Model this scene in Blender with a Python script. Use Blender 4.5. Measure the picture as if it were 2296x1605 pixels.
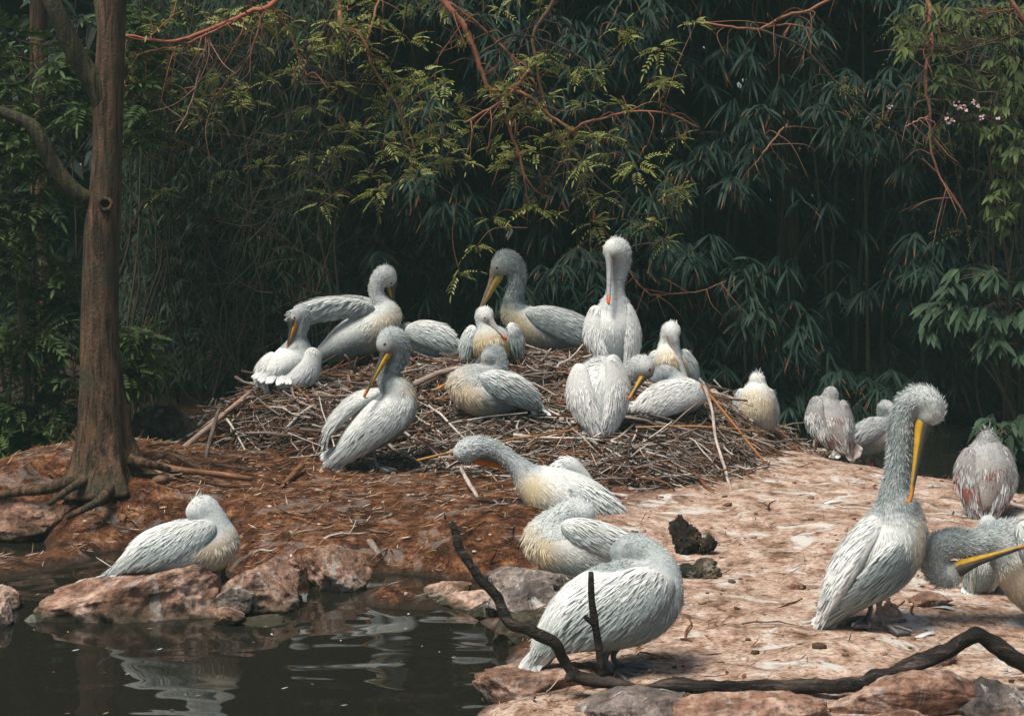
import bpy, bmesh, math, random
import numpy as np
from mathutils import Vector, Matrix

# ------------------------------------------------------------------ camera, world, sun
for o in list(bpy.data.objects): bpy.data.objects.remove(o)
SC = bpy.context.scene
COL = SC.collection
F, CX, HY, CZ = 3640.0, 1148.0, 450.0, 2.45      # focal length and horizon in layout units, camera height
cam = bpy.data.cameras.new('camera'); camo = bpy.data.objects.new('camera', cam); COL.objects.link(camo)
camo.location = (0, 0, CZ); camo.rotation_euler = (math.radians(90), 0, 0)
cam.sensor_width = 36; cam.lens = 36 * F / 2296; cam.shift_y = -352.5 / 2296
cam.clip_end = 500
SC.camera = camo
wd = bpy.data.worlds.new('World'); SC.world = wd; wd.use_nodes = True
SUN_EL, SUN_AZ = math.radians(64), math.radians(226)     # azimuth clockwise from +Y
nt = wd.node_tree; bg = nt.nodes['Background']; sk = nt.nodes.new('ShaderNodeTexSky')
sk.sky_type = 'NISHITA'; sk.sun_disc = False; sk.sun_elevation = SUN_EL; sk.sun_rotation = SUN_AZ
sk.air_density = 1.0; sk.dust_density = 3.0; sk.ozone_density = 1.0
nt.links.new(sk.outputs[0], bg.inputs[0]); bg.inputs[1].default_value = 0.05
sl = bpy.data.lights.new('sun', 'SUN'); so = bpy.data.objects.new('sun', sl); COL.objects.link(so)
sl.energy = 2.8; sl.angle = math.radians(20); sl.color = (1, .95, .86)
sd = Vector((math.sin(SUN_AZ) * math.cos(SUN_EL), math.cos(SUN_AZ) * math.cos(SUN_EL), math.sin(SUN_EL)))
so.rotation_euler = sd.to_track_quat('Z', 'Y').to_euler(); so.location = (0, 0, 12)
vs = SC.view_settings; vs.view_transform = 'Standard'; vs.look = 'None'; vs.exposure = .95; vs.gamma = 1.0; vs.use_curve_mapping = False

RNG = np.random.default_rng(7); random.seed(7)

# ------------------------------------------------------------------ helpers
def W(px, py, d):
    "world point at distance d seen in direction (px,py) of the layout grid"
    return np.array([(px - CX) / F * d, d, CZ - (py - HY) / F * d])
def unit(v):
    v = np.asarray(v, float); return v / np.maximum(np.linalg.norm(v, axis=-1, keepdims=True), 1e-9)
def hash3(i, j, k, s=0):
    n = (i.astype(np.int64) * 374761393 + j.astype(np.int64) * 668265263 + k.astype(np.int64) * 2147483647 + s * 1274126177) & 0xffffffff
    n = ((n ^ (n >> 13)) * 1274126177) & 0xffffffff
    return ((n ^ (n >> 16)) & 0xffff) / 65535.0
def vnoise(p, s=0):
    p = np.asarray(p, float); f = np.floor(p); t = p - f; t = t * t * (3 - 2 * t); i = f.astype(np.int64)
    r = 0
    for a in (0, 1):
        for b in (0, 1):
            for c in (0, 1):
                w = (t[..., 0] if a else 1 - t[..., 0]) * (t[..., 1] if b else 1 - t[..., 1]) * (t[..., 2] if c else 1 - t[..., 2])
                r = r + w * hash3(i[..., 0] + a, i[..., 1] + b, i[..., 2] + c, s)
    return r * 2 - 1
def fbm(p, o=4, s=0):
    r = 0; a = .5; p = np.asarray(p, float)
    for k in range(o): r = r + a * vnoise(p, s + k); p = p * 2.03 + 7.1; a *= .5
    return r
def mk(name, V, faces, mat, parent=None, col=None, smooth=True, label=None, cat=None, group=None, kind=None, off=None):
    "one mesh object; faces: list of int arrays (n,3) or (n,4); verts in world space, off = the parent's origin"
    V = np.asarray(V, np.float32).reshape(-1, 3)
    if off is not None: V = V - np.asarray(off, np.float32)
    me = bpy.data.meshes.new(name)
    faces = [np.asarray(f, np.int32) for f in faces if len(f)]
    me.vertices.add(len(V)); me.vertices.foreach_set('co', V.ravel())
    lt = np.concatenate([np.full(len(f), f.shape[1], np.int32) for f in faces])
    li = np.concatenate([f.ravel() for f in faces])
    me.loops.add(len(li)); me.loops.foreach_set('vertex_index', li)
    me.polygons.add(len(lt)); me.polygons.foreach_set('loop_start', np.concatenate([[0], np.cumsum(lt)[:-1]]).astype(np.int32))
    me.polygons.foreach_set('loop_total', lt)
    if smooth: me.polygons.foreach_set('use_smooth', np.ones(len(lt), bool))
    if col is not None:
        c = np.ones((len(V), 4), np.float32); c[:, :3] = np.clip(np.asarray(col, np.float32).reshape(-1, 3), 0, 1)
        a = me.color_attributes.new('Col', 'FLOAT_COLOR', 'POINT'); a.data.foreach_set('color', c.ravel())
    me.update(calc_edges=True); me.validate()
    if mat: me.materials.append(mat)
    o = bpy.data.objects.new(name, me); COL.objects.link(o)
    if parent is not None: o.parent = parent
    tag(o, label, cat, group, kind)
    return o
def tag(o, label=None, cat=None, group=None, kind=None):
    if label: o['label'] = label
    if cat: o['category'] = cat
    if group: o['group'] = group
    if kind: o['kind'] = kind
    return o
def empty(name, loc, label, cat, group=None):
    o = bpy.data.objects.new(name, None); COL.objects.link(o); o.location = loc; o.empty_display_size = .1
    return tag(o, label, cat, group)
def place(name, me, M, parent):
    "a part that shares mesh data; M is local to the parent chain (unparented origin of the thing)"
    o = bpy.data.objects.new(name, me); COL.objects.link(o); o.parent = parent; o.matrix_local = M
    return o
def catmull(P, n=4):
    P = np.asarray(P, float)
    if len(P) < 3: 
        t = np.linspace(0, 1, n + 1)[:, None]; return P[0] * (1 - t) + P[-1] * t
    Q = np.vstack([2 * P[0] - P[1], P, 2 * P[-1] - P[-2]]); out = []
    for i in range(1, len(Q) - 2):
        for k in range(n):
            t = k / n; a, b, c, d = Q[i - 1], Q[i], Q[i + 1], Q[i + 2]
            out.append(.5 * (2 * b + (c - a) * t + (2 * a - 5 * b + 4 * c - d) * t * t + (3 * b - a - 3 * c + d) * t ** 3))
    out.append(P[-1]); return np.array(out)
def tube(path, rad, sides=7, bump=0., seed=0, cap=True):
    "tapered tube; returns V, [quads, tris]"
    P = np.asarray(path, float); n = len(P); r = np.broadcast_to(np.asarray(rad, float), (n,))
    T = unit(np.gradient(P, axis=0)); up = np.array([0, 0, 1.]) if abs(T[0, 2]) < .9 else np.array([1., 0, 0])
    V = []; U = unit(np.cross(T[0], up))
    for i in range(n):
        U = unit(U - T[i] * (U @ T[i])); B = np.cross(T[i], U); a = np.arange(sides) * 2 * math.pi / sides
        V.append(P[i] + r[i] * (np.cos(a)[:, None] * U + np.sin(a)[:, None] * B))
    V = np.array(V)
    if bump: V = P[:, None] + (V - P[:, None]) * (1 + bump * fbm(V * np.minimum(.45 / max(r.mean(), .004), .35 / max(np.linalg.norm(P[1] - P[0]), 1e-4)) + seed * 9.7, 3))[..., None]
    V = V.reshape(-1, 3); i = np.arange(n - 1)[:, None]; j = np.arange(sides)[None]
    q = np.stack([i * sides + j, i * sides + (j + 1) % sides, (i + 1) * sides + (j + 1) % sides, (i + 1) * sides + j], -1).reshape(-1, 4)
    t = np.zeros((0, 3), int)
    if cap:
        V = np.vstack([V, P[0], P[-1]]); k = np.arange(sides); e = (n - 1) * sides
        t = np.vstack([np.stack([np.full(sides, n * sides), (k + 1) % sides, k], -1), np.stack([np.full(sides, n * sides + 1), e + k, e + (k + 1) % sides], -1)])
    return V, q, t
class Bag:
    "collects pieces for one mesh"
    def __init__(s): s.V = []; s.q = []; s.t = []; s.c = []; s.n = 0
    def add(s, V, q=None, t=None, c=None):
        V = np.asarray(V, float).reshape(-1, 3)
        if q is not None and len(q): s.q.append(np.asarray(q) + s.n)
        if t is not None and len(t): s.t.append(np.asarray(t) + s.n)
        s.V.append(V); s.c.append(np.broadcast_to(np.asarray(c if c is not None else (.5, .5, .5), float).reshape(-1, 3), (len(V), 3)) if (c is None or np.size(c) == 3) else np.asarray(c).reshape(-1, 3)); s.n += len(V)
        return s
    def build(s, name, mat, parent=None, **k):
        f = []
        if s.q: f.append(np.vstack(s.q))
        if s.t: f.append(np.vstack(s.t))
        return mk(name, np.vstack(s.V), f, mat, parent, np.vstack(s.c), **k)
LANCE = (.18, .95, .75, .04); ROUND = (.45, .95, 1., .5); HAIR = (.9, .8, .5, .08); OVATE = (.12, 1., .8, .05)
def blades(P0, D, N, L, Wd, c0, c1, lift=0., curl=0., prof=LANCE, droop=0.):
    "n blade shaped quads strips (feathers, leaves): 8 verts, 3 quads each"
    n = len(P0); P0 = np.asarray(P0); D = unit(D); N = unit(N - D * (N * D).sum(-1, keepdims=True)); S = np.cross(D, N)
    L = np.broadcast_to(L, (n,)); Wd = np.broadcast_to(Wd, (n,)); lift = np.broadcast_to(lift, (n,)); curl = np.broadcast_to(curl, (n,)); droop = np.broadcast_to(droop, (n,))
    t = np.array([0, .33, .72, 1.]); pw = np.array(prof) * .5
    C = P0[:, None] + D[:, None] * (L[:, None] * t)[..., None] + N[:, None] * (L[:, None] * (lift[:, None] * t + curl[:, None] * t * t))[..., None]
    C[..., 2] -= L[:, None] * droop[:, None] * t * t
    V = np.stack([C - S[:, None] * (Wd[:, None] * pw)[..., None], C + S[:, None] * (Wd[:, None] * pw)[..., None]], 2)
    b = (np.arange(n) * 8)[:, None]; q = np.concatenate([b + np.array([[2 * k, 2 * k + 1, 2 * k + 3, 2 * k + 2]]) for k in range(3)], 0)
    c0 = np.broadcast_to(c0, (n, 3)); c1 = np.broadcast_to(c1, (n, 3)); tt = np.array([0, .4, .85, 1.])[None, :, None]
    c = c0[:, None] * (1 - tt) + c1[:, None] * tt; c = np.repeat(c[:, :, None], 2, 2)
    return V.reshape(-1, 3), q, c.reshape(-1, 3)

# ------------------------------------------------------------------ materials
def newmat(name):
    m = bpy.data.materials.new(name); m.use_nodes = True; n = m.node_tree; b = n.nodes['Principled BSDF']; return m, n, b
def nd(n, t, **k):
    x = n.nodes.new(t)
    for a, v in k.items():
        if a in x.inputs: x.inputs[a].default_value = v
        else: setattr(x, a, v)
    return x
def noise(n, scale, detail=4., rough=.55, vec=None, dist=0.):
    x = nd(n, 'ShaderNodeTexNoise', Scale=scale, Detail=detail, Roughness=rough, Distortion=dist)
    if vec: n.links.new(vec, x.inputs['Vector'])
    return x
def ramp(n, src, stops):
    r = n.nodes.new('ShaderNodeValToRGB'); e = r.color_ramp.elements
    while len(e) < len(stops): e.new(.5)
    for x, (p, c) in zip(e, stops): x.position = p; x.color = (*c, 1) if len(c) == 3 else c
    n.links.new(src, r.inputs[0]); return r.outputs[0]
def mix(n, f, a, b, mode='MIX'):
    x = n.nodes.new('ShaderNodeMix'); x.data_type = 'RGBA'; x.blend_type = mode
    for s, v in ((0, f), (6, a), (7, b)):
        if hasattr(v, 'links'): n.links.new(v, x.inputs[s])
        elif s == 0: x.inputs[0].default_value = v
        else: x.inputs[s].default_value = (*v, 1)
    return x.outputs[2]
def geo(n): return n.nodes.new('ShaderNodeNewGeometry').outputs['Position']
def bumpn(n, b, h, st, dist):
    x = nd(n, 'ShaderNodeBump', Strength=st, Distance=dist); n.links.new(h, x.inputs['Height']); n.links.new(x.outputs[0], b.inputs['Normal'])
def mat_attr(name, rough=.7, scale=40., amt=.3, bump=.0, bdist=.01, spec=.3, trans=0.):
    m, n, b = newmat(name); a = nd(n, 'ShaderNodeAttribute', attribute_name='Col'); p = geo(n)
    z = noise(n, scale, 5., .6, p); g = ramp(n, z.outputs[0], [(.3, (1 - amt,) * 3), (.7, (1 + amt * .3,) * 3)])
    c = mix(n, 1., a.outputs[0], g, 'MULTIPLY'); n.links.new(c, b.inputs['Base Color'])
    b.inputs['Roughness'].default_value = rough; b.inputs['Specular IOR Level'].default_value = spec
    if bump: bumpn(n, b, z.outputs[0], bump, bdist)
    if trans:
        t = n.nodes.new('ShaderNodeBsdfTranslucent'); n.links.new(c, t.inputs[0]); s = n.nodes.new('ShaderNodeMixShader'); s.inputs[0].default_value = trans
        n.links.new(b.outputs[0], s.inputs[1]); n.links.new(t.outputs[0], s.inputs[2]); n.links.new(s.outputs[0], n.nodes['Material Output'].inputs[0])
    return m
M_FEATHER = mat_attr('feather', .85, 60., .16, spec=.15, trans=.12)
M_BODY = mat_attr('feather_down', .9, 90., .3, .5, .006, spec=.1)
M_BILL = mat_attr('bill_horn', .5, 30., .35, .2, .003, spec=.22)
M_SKIN = mat_attr('leg_skin', .6, 120., .4, .5, .003, spec=.35)
M_EYE = mat_attr('eye', .15, 5., 0., spec=.6)
M_LEAF = mat_attr('leaf', .6, 9., .35, spec=.12, trans=.2)
M_SOFTLEAF = mat_attr('young_leaf', .55, 12., .3, spec=.3, trans=.35)
M_WOOD = mat_attr('stick_wood', .8, 60., .5, .6, .004, spec=.2)
M_LITTER = mat_attr('litter', .85, 30., .3, spec=.15)
M_BLOSSOM = mat_attr('blossom', .6, 30., .1, trans=.3)

def mat_bark(name, c1, c2, c3, lichen, moss=(.045, .044, .026), grain=(1, 1, .12)):
    m, n, b = newmat(name); p = geo(n); mp = nd(n, 'ShaderNodeMapping'); mp.inputs['Scale'].default_value = grain; n.links.new(p, mp.inputs[0])
    g = noise(n, 26., 6., .6, mp.outputs[0], .6); big = noise(n, 2.2, 4., .6, p); fine = noise(n, 38., 5., .7, p)
    c = ramp(n, g.outputs[0], [(.38, c1), (.52, c2), (.64, c3)])
    c = mix(n, ramp(n, big.outputs[0], [(.45, (0, 0, 0)), (.62, (.75, .75, .75))]), c, moss)
    lf = ramp(n, fine.outputs[0], [(.60, (0, 0, 0)), (.66, (.5, .5, .5))]); bm = ramp(n, noise(n, 1.6, 3., .5, p).outputs[0], [(.42, (0, 0, 0)), (.6, (lichen,) * 3)])
    c = mix(n, mix(n, 1., lf, bm, 'MULTIPLY'), c, (.20, .20, .17))
    n.links.new(c, b.inputs['Base Color']); b.inputs['Roughness'].default_value = .85; b.inputs['Specular IOR Level'].default_value = .2
    bumpn(n, b, mix(n, .4, g.outputs[0], fine.outputs[0]), 1., .05); return m
M_BARK = mat_bark('bark', (.026, .017, .011), (.095, .056, .033), (.16, .088, .05), 1.)
M_DRIFT = mat_bark('driftwood_bark', (.008, .006, .006), (.032, .024, .020), (.12, .09, .075), 1., (.020, .015, .012), (.10, 1, .8))
M_LIMB = mat_bark('mossy_bark', (.02, .02, .012), (.06, .055, .028), (.11, .085, .045), .6)
M_REDBARK = mat_bark('red_bark', (.05, .02, .012), (.15, .06, .035), (.25, .11, .06), .1)

def mat_rock(name, c1, c2, c3, white=.5):
    m, n, b = newmat(name); p = geo(n)
    a = noise(n, 3.2, 7., .62, p, .5); f = noise(n, 24., 7., .72, p); s = noise(n, 6.5, 5., .65, p, 1.2)
    c = ramp(n, a.outputs[0], [(.36, c1), (.5, c2), (.62, c3)])
    c = mix(n, .75, c, ramp(n, f.outputs[0], [(.38, (.22, .20, .19)), (.5, (.9, .9, .9)), (.62, (1.45, 1.35, 1.25))]), 'MULTIPLY')
    # algae patches, thick at the waterline and thinning upward
    sx = nd(n, 'ShaderNodeSeparateXYZ'); n.links.new(p, sx.inputs[0])
    ad = nd(n, 'ShaderNodeMath', operation='MULTIPLY_ADD'); n.links.new(a.outputs[0], ad.inputs[0]); ad.inputs[1].default_value = .34; n.links.new(sx.outputs[2], ad.inputs[2])
    al = ramp(n, ad.outputs[0], [(.16, (1, 1, 1)), (.27, (0, 0, 0))])
    c = mix(n, al, c, mix(n, f.outputs[0], (.012, .014, .008), (.07, .065, .03)))
    # droppings run down in streaks
    mp = nd(n, 'ShaderNodeMapping'); mp.inputs['Scale'].default_value = (1, 1, .22); n.links.new(p, mp.inputs[0])
    dr = noise(n, 7., 5., .65, mp.outputs[0], .8); c = mix(n, ramp(n, dr.outputs[0], [(.57, (0, 0, 0)), (.66, (white,) * 3)]), c, (.62, .60, .55))
    n.links.new(c, b.inputs['Base Color']); b.inputs['Roughness'].default_value = .8; b.inputs['Specular IOR Level'].default_value = .3
    hm = mix(n, .5, a.outputs[0], f.outputs[0]); bumpn(n, b, hm, 1., .07); return m
M_ROCK = mat_rock('pink_rock', (.11, .052, .032), (.33, .19, .13), (.58, .41, .32))
M_ROCK2 = mat_rock('grey_rock', (.07, .06, .055), (.20, .16, .14), (.40, .34, .30), .9)
M_MOSS = mat_rock('mossy_rock', (.014, .013, .008), (.045, .040, .022), (.12, .09, .06), .25)

def mat_ground():
    m, n, b = newmat('bank_soil'); p = geo(n); a = nd(n, 'ShaderNodeAttribute', attribute_name='Col'); sp = nd(n, 'ShaderNodeSeparateColor'); n.links.new(a.outputs[0], sp.inputs[0])
    big = noise(n, 1.3, 6., .62, p, .4); mid = noise(n, 7., 7., .68, p, .3)
    mp = nd(n, 'ShaderNodeMapping'); mp.inputs['Scale'].default_value = (1., 1.35, 1.); n.links.new(p, mp.inputs[0]); fine = noise(n, 34., 6., .7, mp.outputs[0])
    red = ramp(n, mid.outputs[0], [(.34, (.020, .010, .006)), (.46, (.066, .026, .012)), (.56, (.145, .060, .027)), (.68, (.29, .16, .09))])
    pale = ramp(n, mid.outputs[0], [(.33, (.11, .065, .04)), (.42, (.31, .195, .14)), (.52, (.47, .33, .255)), (.66, (.62, .50, .42))])
    c = mix(n, sp.outputs[0], pale, red)
    fm = nd(n, 'ShaderNodeMath', operation='MULTIPLY_ADD'); n.links.new(sp.outputs[0], fm.inputs[0]); fm.inputs[1].default_value = .25; fm.inputs[2].default_value = .68
    c = mix(n, fm.outputs[0], c, ramp(n, fine.outputs[0], [(.37, (.16, .14, .12)), (.47, (.85, .83, .8)), (.62, (1.35, 1.3, 1.22))]), 'MULTIPLY')
    # damp mossy patches and white droppings
    c = mix(n, ramp(n, noise(n, 2.1, 5., .65, p, 1.).outputs[0], [(.55, (0, 0, 0)), (.64, (.7, .7, .7))]), c, mix(n, .8, c, (.30, .25, .16), 'MULTIPLY'))
    mp2 = nd(n, 'ShaderNodeMapping'); mp2.inputs['Scale'].default_value = (.85, 1.1, 1.); n.links.new(p, mp2.inputs[0])
    dr = noise(n, 3.4, 6., .66, mp2.outputs[0], .7); dm = mix(n, 1., ramp(n, dr.outputs[0], [(.55, (0, 0, 0)), (.615, (.95, .95, .95))]), sp.outputs[1], 'MULTIPLY')
    c = mix(n, dm, c, (.60, .57, .52))
    c = mix(n, sp.outputs[2], c, (.02, .016, .011))
    n.links.new(c, b.inputs['Base Color']); b.inputs['Roughness'].default_value = .92; b.inputs['Specular IOR Level'].default_value = .15
    bumpn(n, b, mix(n, .5, mid.outputs[0], fine.outputs[0]), .9, .05); return m
M_GROUND = mat_ground()
def mat_water():
    m, n, b = newmat('pond_water'); p = geo(n)
    mp = nd(n, 'ShaderNodeMapping'); mp.inputs['Scale'].default_value = (.8, 1.5, 1.); n.links.new(p, mp.inputs[0])
    a = noise(n, 1.5, 1., .4, mp.outputs[0], .9)
    b.inputs['Base Color'].default_value = (.012, .011, .008, 1); b.inputs['Roughness'].default_value = .03; b.inputs['IOR'].default_value = 1.36
    bumpn(n, b, a.outputs[0], .17, .08); return m
M_WATER = mat_water()

# ------------------------------------------------------------------ ground
class TPS:
    def __init__(s, pts, reg=2e-4):
        s.c = np.array([(p[0], p[1]) for p in pts]); z = np.array([p[2] for p in pts]); n = len(z)
        K = s.U(np.linalg.norm(s.c[:, None] - s.c[None], axis=-1)); K[np.arange(n), np.arange(n)] += reg * 50
        A = np.zeros((n + 3, n + 3)); A[:n, :n] = K; A[:n, n] = 1; A[:n, n + 1:] = s.c; A[n, :n] = 1; A[n + 1:, :n] = s.c.T
        s.w = np.linalg.solve(A, np.concatenate([z, [0, 0, 0]]))
    @staticmethod
    def U(r): return np.where(r > 1e-9, r * r * np.log(np.maximum(r, 1e-9)), 0)
    def __call__(s, x, y):
        q = np.stack([np.ravel(x), np.ravel(y)], -1); o = np.zeros(len(q)); n = len(s.c)
        for i in range(0, len(q), 40000):
            k = q[i:i + 40000]; o[i:i + 40000] = s.U(np.linalg.norm(k[:, None] - s.c[None], axis=-1)) @ s.w[:n] + s.w[n] + k @ s.w[n + 1:]
        return o.reshape(np.shape(x))
G = [W(*p) for p in [(230,1060,12),(330,1035,12.1),(0,1110,11.9),(150,1170,11.6),(350,1150,11.6),(450,1085,12.2),(600,1100,12),(600,1185,11.2),(800,1200,11.1),(1000,1250,10.6),
    (900,1100,12.1),(1100,1120,11.9),(846,1053,13),(1450,1120,12),(1600,1200,10.9),(1500,1290,9.9),(1700,1100,12.4),(1760,1022,14.2),(1704,1006,14.6),(1830,1022,14.3),(2000,1062,13.3),(2120,1100,12.6),
    (2296,1145,11.9),(2252,1168,11.7),(1987,1406,8.7),(2200,1360,9.3),(1375,1510,7.95),(1800,1450,8.3),(1700,1560,7.6),(2200,1560,7.6),(1500,1400,8.8),(1900,1250,10.2),(2050,1180,11),(1300,1300,9.9),(1240,1290,10.2),(1300,1400,8.9),(1280,1530,7.8),
    (1250,1080,12.6),(700,985,14),(500,1005,13.6),(2500,1420,8.8),(2600,1250,10.3)]]
def S0(px, py, z): d = (CZ - z) * F / (py - HY); return W(px, py, d)
G += [S0(x, y, .0) for x, y in [(-250,1222),(-60,1230),(100,1238),(220,1252),(330,1268),(540,1290),(700,1312),(820,1325),(910,1330),(985,1348),(1060,1390),(1115,1425),(1135,1490),(1085,1560),(1060,1640)]]
G += [S0(x, y, -.3) for x, y in [(-300,1300),(0,1310),(250,1350),(450,1400),(150,1500),(700,1420),(900,1420),(450,1600),(800,1600),(960,1520),(200,1750),(900,1800),(1000,1450)]]
G += [np.array(p) for p in [(-5.2,14.2,-.15),(-7,13,-.2),(-9,12,-.2),(-4.2,15.5,.1),(-3.3,16.5,.35),(-1.5,17,.4),(.5,17,.35),(2,16.8,.2),(3.2,16,-.2),(4.2,15.2,-.35),(5.2,14.6,-.35),(6.5,13.6,-.3),(8,13,-.3),
    (3,18,.0),(5.5,17.5,-.2),(0,20,.5),(-5,20,.5),(5,20.5,.4),(9,20,.4),(-9,20,.5),(0,26,.6),(-9,27,.6),(9,27,.6),(2.2,5.6,.15),(.8,5.6,-.2),(4,5.6,.1),(6,7,.15),(7.5,10,.15),(2,4,-.3),(5,4,-.3),(-3,4,-.4)]]
tps = TPS(G)
def gz(x, y):
    x = np.asarray(x, float); y = np.asarray(y, float)
    z = tps(np.clip(x, -9.5, 9.5), np.clip(y, 4, 27)); q = np.stack([x, y, 0 * x], -1)
    edge = np.clip((np.abs(x) - 7.5) / 2, 0, 1); z = z * (1 - edge) + edge * np.clip((y - 14) * .1 - .2, -.4, .6)
    near = np.clip((y - 15.5) / 2, 0, 1)
    return np.clip(z, -.6, 1.2) + .05 * fbm(q * 1.3, 3, 3) * np.clip(z * 8 + .4, .2, 1) + .022 * fbm(q * 6., 3, 9)
def axis(lo, a, b, hi, h):
    m = np.arange(a, b, h); l = a - np.geomspace(h, a - lo, 26)[::-1]; r = b + np.geomspace(h, hi - b, 26) - h + h
    return np.concatenate([l, m, r])
gx, gy = axis(-120, -5.4, 5.4, 120, .036), axis(-30, 6.6, 16.6, 180, .036)
X, Y = np.meshgrid(gx, gy); Z = gz(X, Y); nx, ny = len(gx), len(gy)
idx = np.arange(nx * ny).reshape(ny, nx); q = np.stack([idx[:-1, :-1], idx[:-1, 1:], idx[1:, 1:], idx[1:, :-1]], -1).reshape(-1, 4)
PXg = CX + X / np.maximum(Y, 1) * F
nz = fbm(np.stack([X, Y, 0 * X], -1) * 1.1, 4, 21)
lit = np.clip((1.0 - (X + .55 * (Y - 10.5) * -.55)) / .9 + nz * 1.3, 0, 1)      # litter covered bank -> bare trampled soil
lit = np.where(Y > 15.4, 1, lit)
drop = np.clip((X + .4) / 1.2, 0, 1) * np.clip((15 - Y) / 1.5, 0, 1); drop = np.maximum(drop, .16)
mud_and_back = np.clip((.05 + .05 * nz - Z) / .07, 0, 1); mud_and_back = np.maximum(mud_and_back, np.clip((Y - 15.2) / 1.6, 0, 1) * .8)  # mud at the waterline, plus darker ground toward the back
mk('bank_ground', np.stack([X, Y, Z], -1), [q], M_GROUND, col=np.stack([lit, drop, mud_and_back], -1), kind='structure', label='reddish earth bank and bare trampled soil around the pond')
wx, wy = np.meshgrid(np.linspace(-60, 60, 9), np.linspace(-20, 70, 9)); i9 = np.arange(81).reshape(9, 9)
mk('pond_water', np.stack([wx, wy, 0 * wx], -1), [np.stack([i9[:-1, :-1], i9[:-1, 1:], i9[1:, 1:], i9[1:, :-1]], -1).reshape(-1, 4)], M_WATER, kind='structure', label='dark still pond water with wavy reflections')

n = 90; xs = RNG.uniform(-4.2, -.1, n); ys = RNG.uniform(6.5, 10.2, n); a = RNG.uniform(0, 6.28, n); ok = gz(xs, ys) < -.03; n = ok.sum(); xs, ys, a = xs[ok], ys[ok], a[ok]
sc0 = np.array([(.6, .6, .56), (.25, .17, .09), (.12, .10, .05)])[RNG.integers(3, size=n)]; V, q, c = blades(np.stack([xs, ys, 0 * xs + .004], -1), np.stack([np.cos(a), np.sin(a), 0 * a], -1), np.tile((0, 0, 1.), (n, 1)), RNG.uniform(.012, .045, n), RNG.uniform(.006, .014, n), sc0, sc0, 0, .05, OVATE)
mk('floating_specks', V, [q], M_LITTER, col=c, kind='stuff', label='feather bits and leaf specks floating on the pond')

# ------------------------------------------------------------------ rocks
def ico(sub):
    bm = bmesh.new(); bmesh.ops.create_icosphere(bm, subdivisions=sub, radius=1.0); v = np.array([x.co[:] for x in bm.verts]); f = np.array([[k.index for k in x.verts] for x in bm.faces]); bm.free(); return v, f
ICO4, ICO3 = ico(6), ico(5)
def rock(px, py, d, w, h, dep, label, mat=None, seed=1, tilt=0., taper=0., small=False, block=1., cuts=13, name='rock', cat='rock', rough=.10, group=None):
    r = np.random.default_rng(seed * 77 + 5); V, f = (ICO3 if small else ICO4); V = V.copy()
    V = np.sign(V) * np.abs(V) ** block
    for k in range(cuts):
        n = unit(r.normal(size=3)); o = r.uniform(.52, .86) * (1 + (1 - block) * .6); V -= np.maximum(V @ n - o, 0)[:, None] * n * .92
    rg = 1 - np.abs(fbm(V * 3.1 + seed, 4, seed + 2)) * 2.2; V = V + V * (rough * 1.9 * fbm(V * 1.5 + seed * 3.3, 3, seed) + rough * .55 * rg + rough * .9 * fbm(V * 5.5 + seed, 5, seed + 5))[:, None]
    V /= np.abs(V).max(0); V[:, 2] *= 1 + taper * V[:, 0]
    s = d / F; V = V * np.array([w * s / 2, dep * s / 2, h * s / 2]); c, sn = math.cos(tilt), math.sin(tilt)
    V = np.stack([V[:, 0] * c - V[:, 2] * sn, V[:, 1], V[:, 0] * sn + V[:, 2] * c], -1); o = W(px, py, d)
    ob = mk(name, V, [f], mat or M_ROCK, label=label, cat=cat, group=group); ob.location = o; return ob
rock(303, 1356, 9.68, 435, 168, 240, 'long wedge shaped pink rock standing in the water under a sleeping pelican', seed=3, taper=.20, tilt=.08, cuts=12, block=.6)
rock(588, 1324, 9.85, 210, 138, 180, 'layered pink rock in the water between wedge rock and rounded boulder', seed=6, cuts=14, block=.65)
rock(528, 1342, 9.55, 95, 66, 90, 'small grey stone leaning on the layered pink rock', M_ROCK2, 8)
rock(512, 1378, 9.42, 80, 44, 70, 'low brown stone at the waterline by the wedge rock', M_ROCK, 9, small=True)
rock(658, 1284, 10.25, 66, 84, 70, 'pointed pink stone wedged beside the rounded boulder', M_ROCK, 10)
rock(757, 1284, 10.3, 156, 140, 130, 'rounded tan boulder at the water edge below the litter', M_ROCK, 12, cuts=8, taper=-.15)
rock(590, 1392, 9.45, 120, 26, 90, 'flat mossy stone barely above the water', M_MOSS, 14, small=True)
rock(10, 1342, 9.75, 76, 66, 90, 'pale topped stone in the water left of the wedge rock', M_ROCK, 15)
rock(8, 1386, 9.4, 66, 76, 80, 'brown stone in the water in front of a pale topped stone', M_ROCK, 16)
rock(85, 1392, 9.5, 80, 44, 70, 'dark mossy stone touching the tip of the wedge rock', M_MOSS, 17, small=True)
rock(35, 1160, 11.75, 330, 150, 120, 'mossy earth covered boulder under the tree roots', M_ROCK, 19, cuts=8, rough=.16)
rock(1010, 1325, 10.15, 140, 66, 110, 'thin brown slab at the end of the red litter bank', M_ROCK, 20, tilt=.12)
rock(1062, 1350, 9.85, 170, 66, 120, 'flat pink slab sloping into the inlet', M_ROCK, 21, tilt=.18)
rock(1195, 1312, 9.95, 230, 105, 150, 'broad pinkish grey rock under the crouching pelican', M_ROCK2, 22, tilt=-.05)
rock(1180, 1352, 9.45, 190, 88, 110, 'lichen covered rock leaning above the inlet', M_ROCK2, 24, tilt=.2)
rock(1175, 1425, 9.0, 140, 130, 110, 'dark wet mossy rock at the inlet behind the tail', M_MOSS, 25)
rock(1105, 1372, 9.5, 100, 70, 80, 'dark wet stone between slab and mossy rock', M_MOSS, 26)
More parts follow.
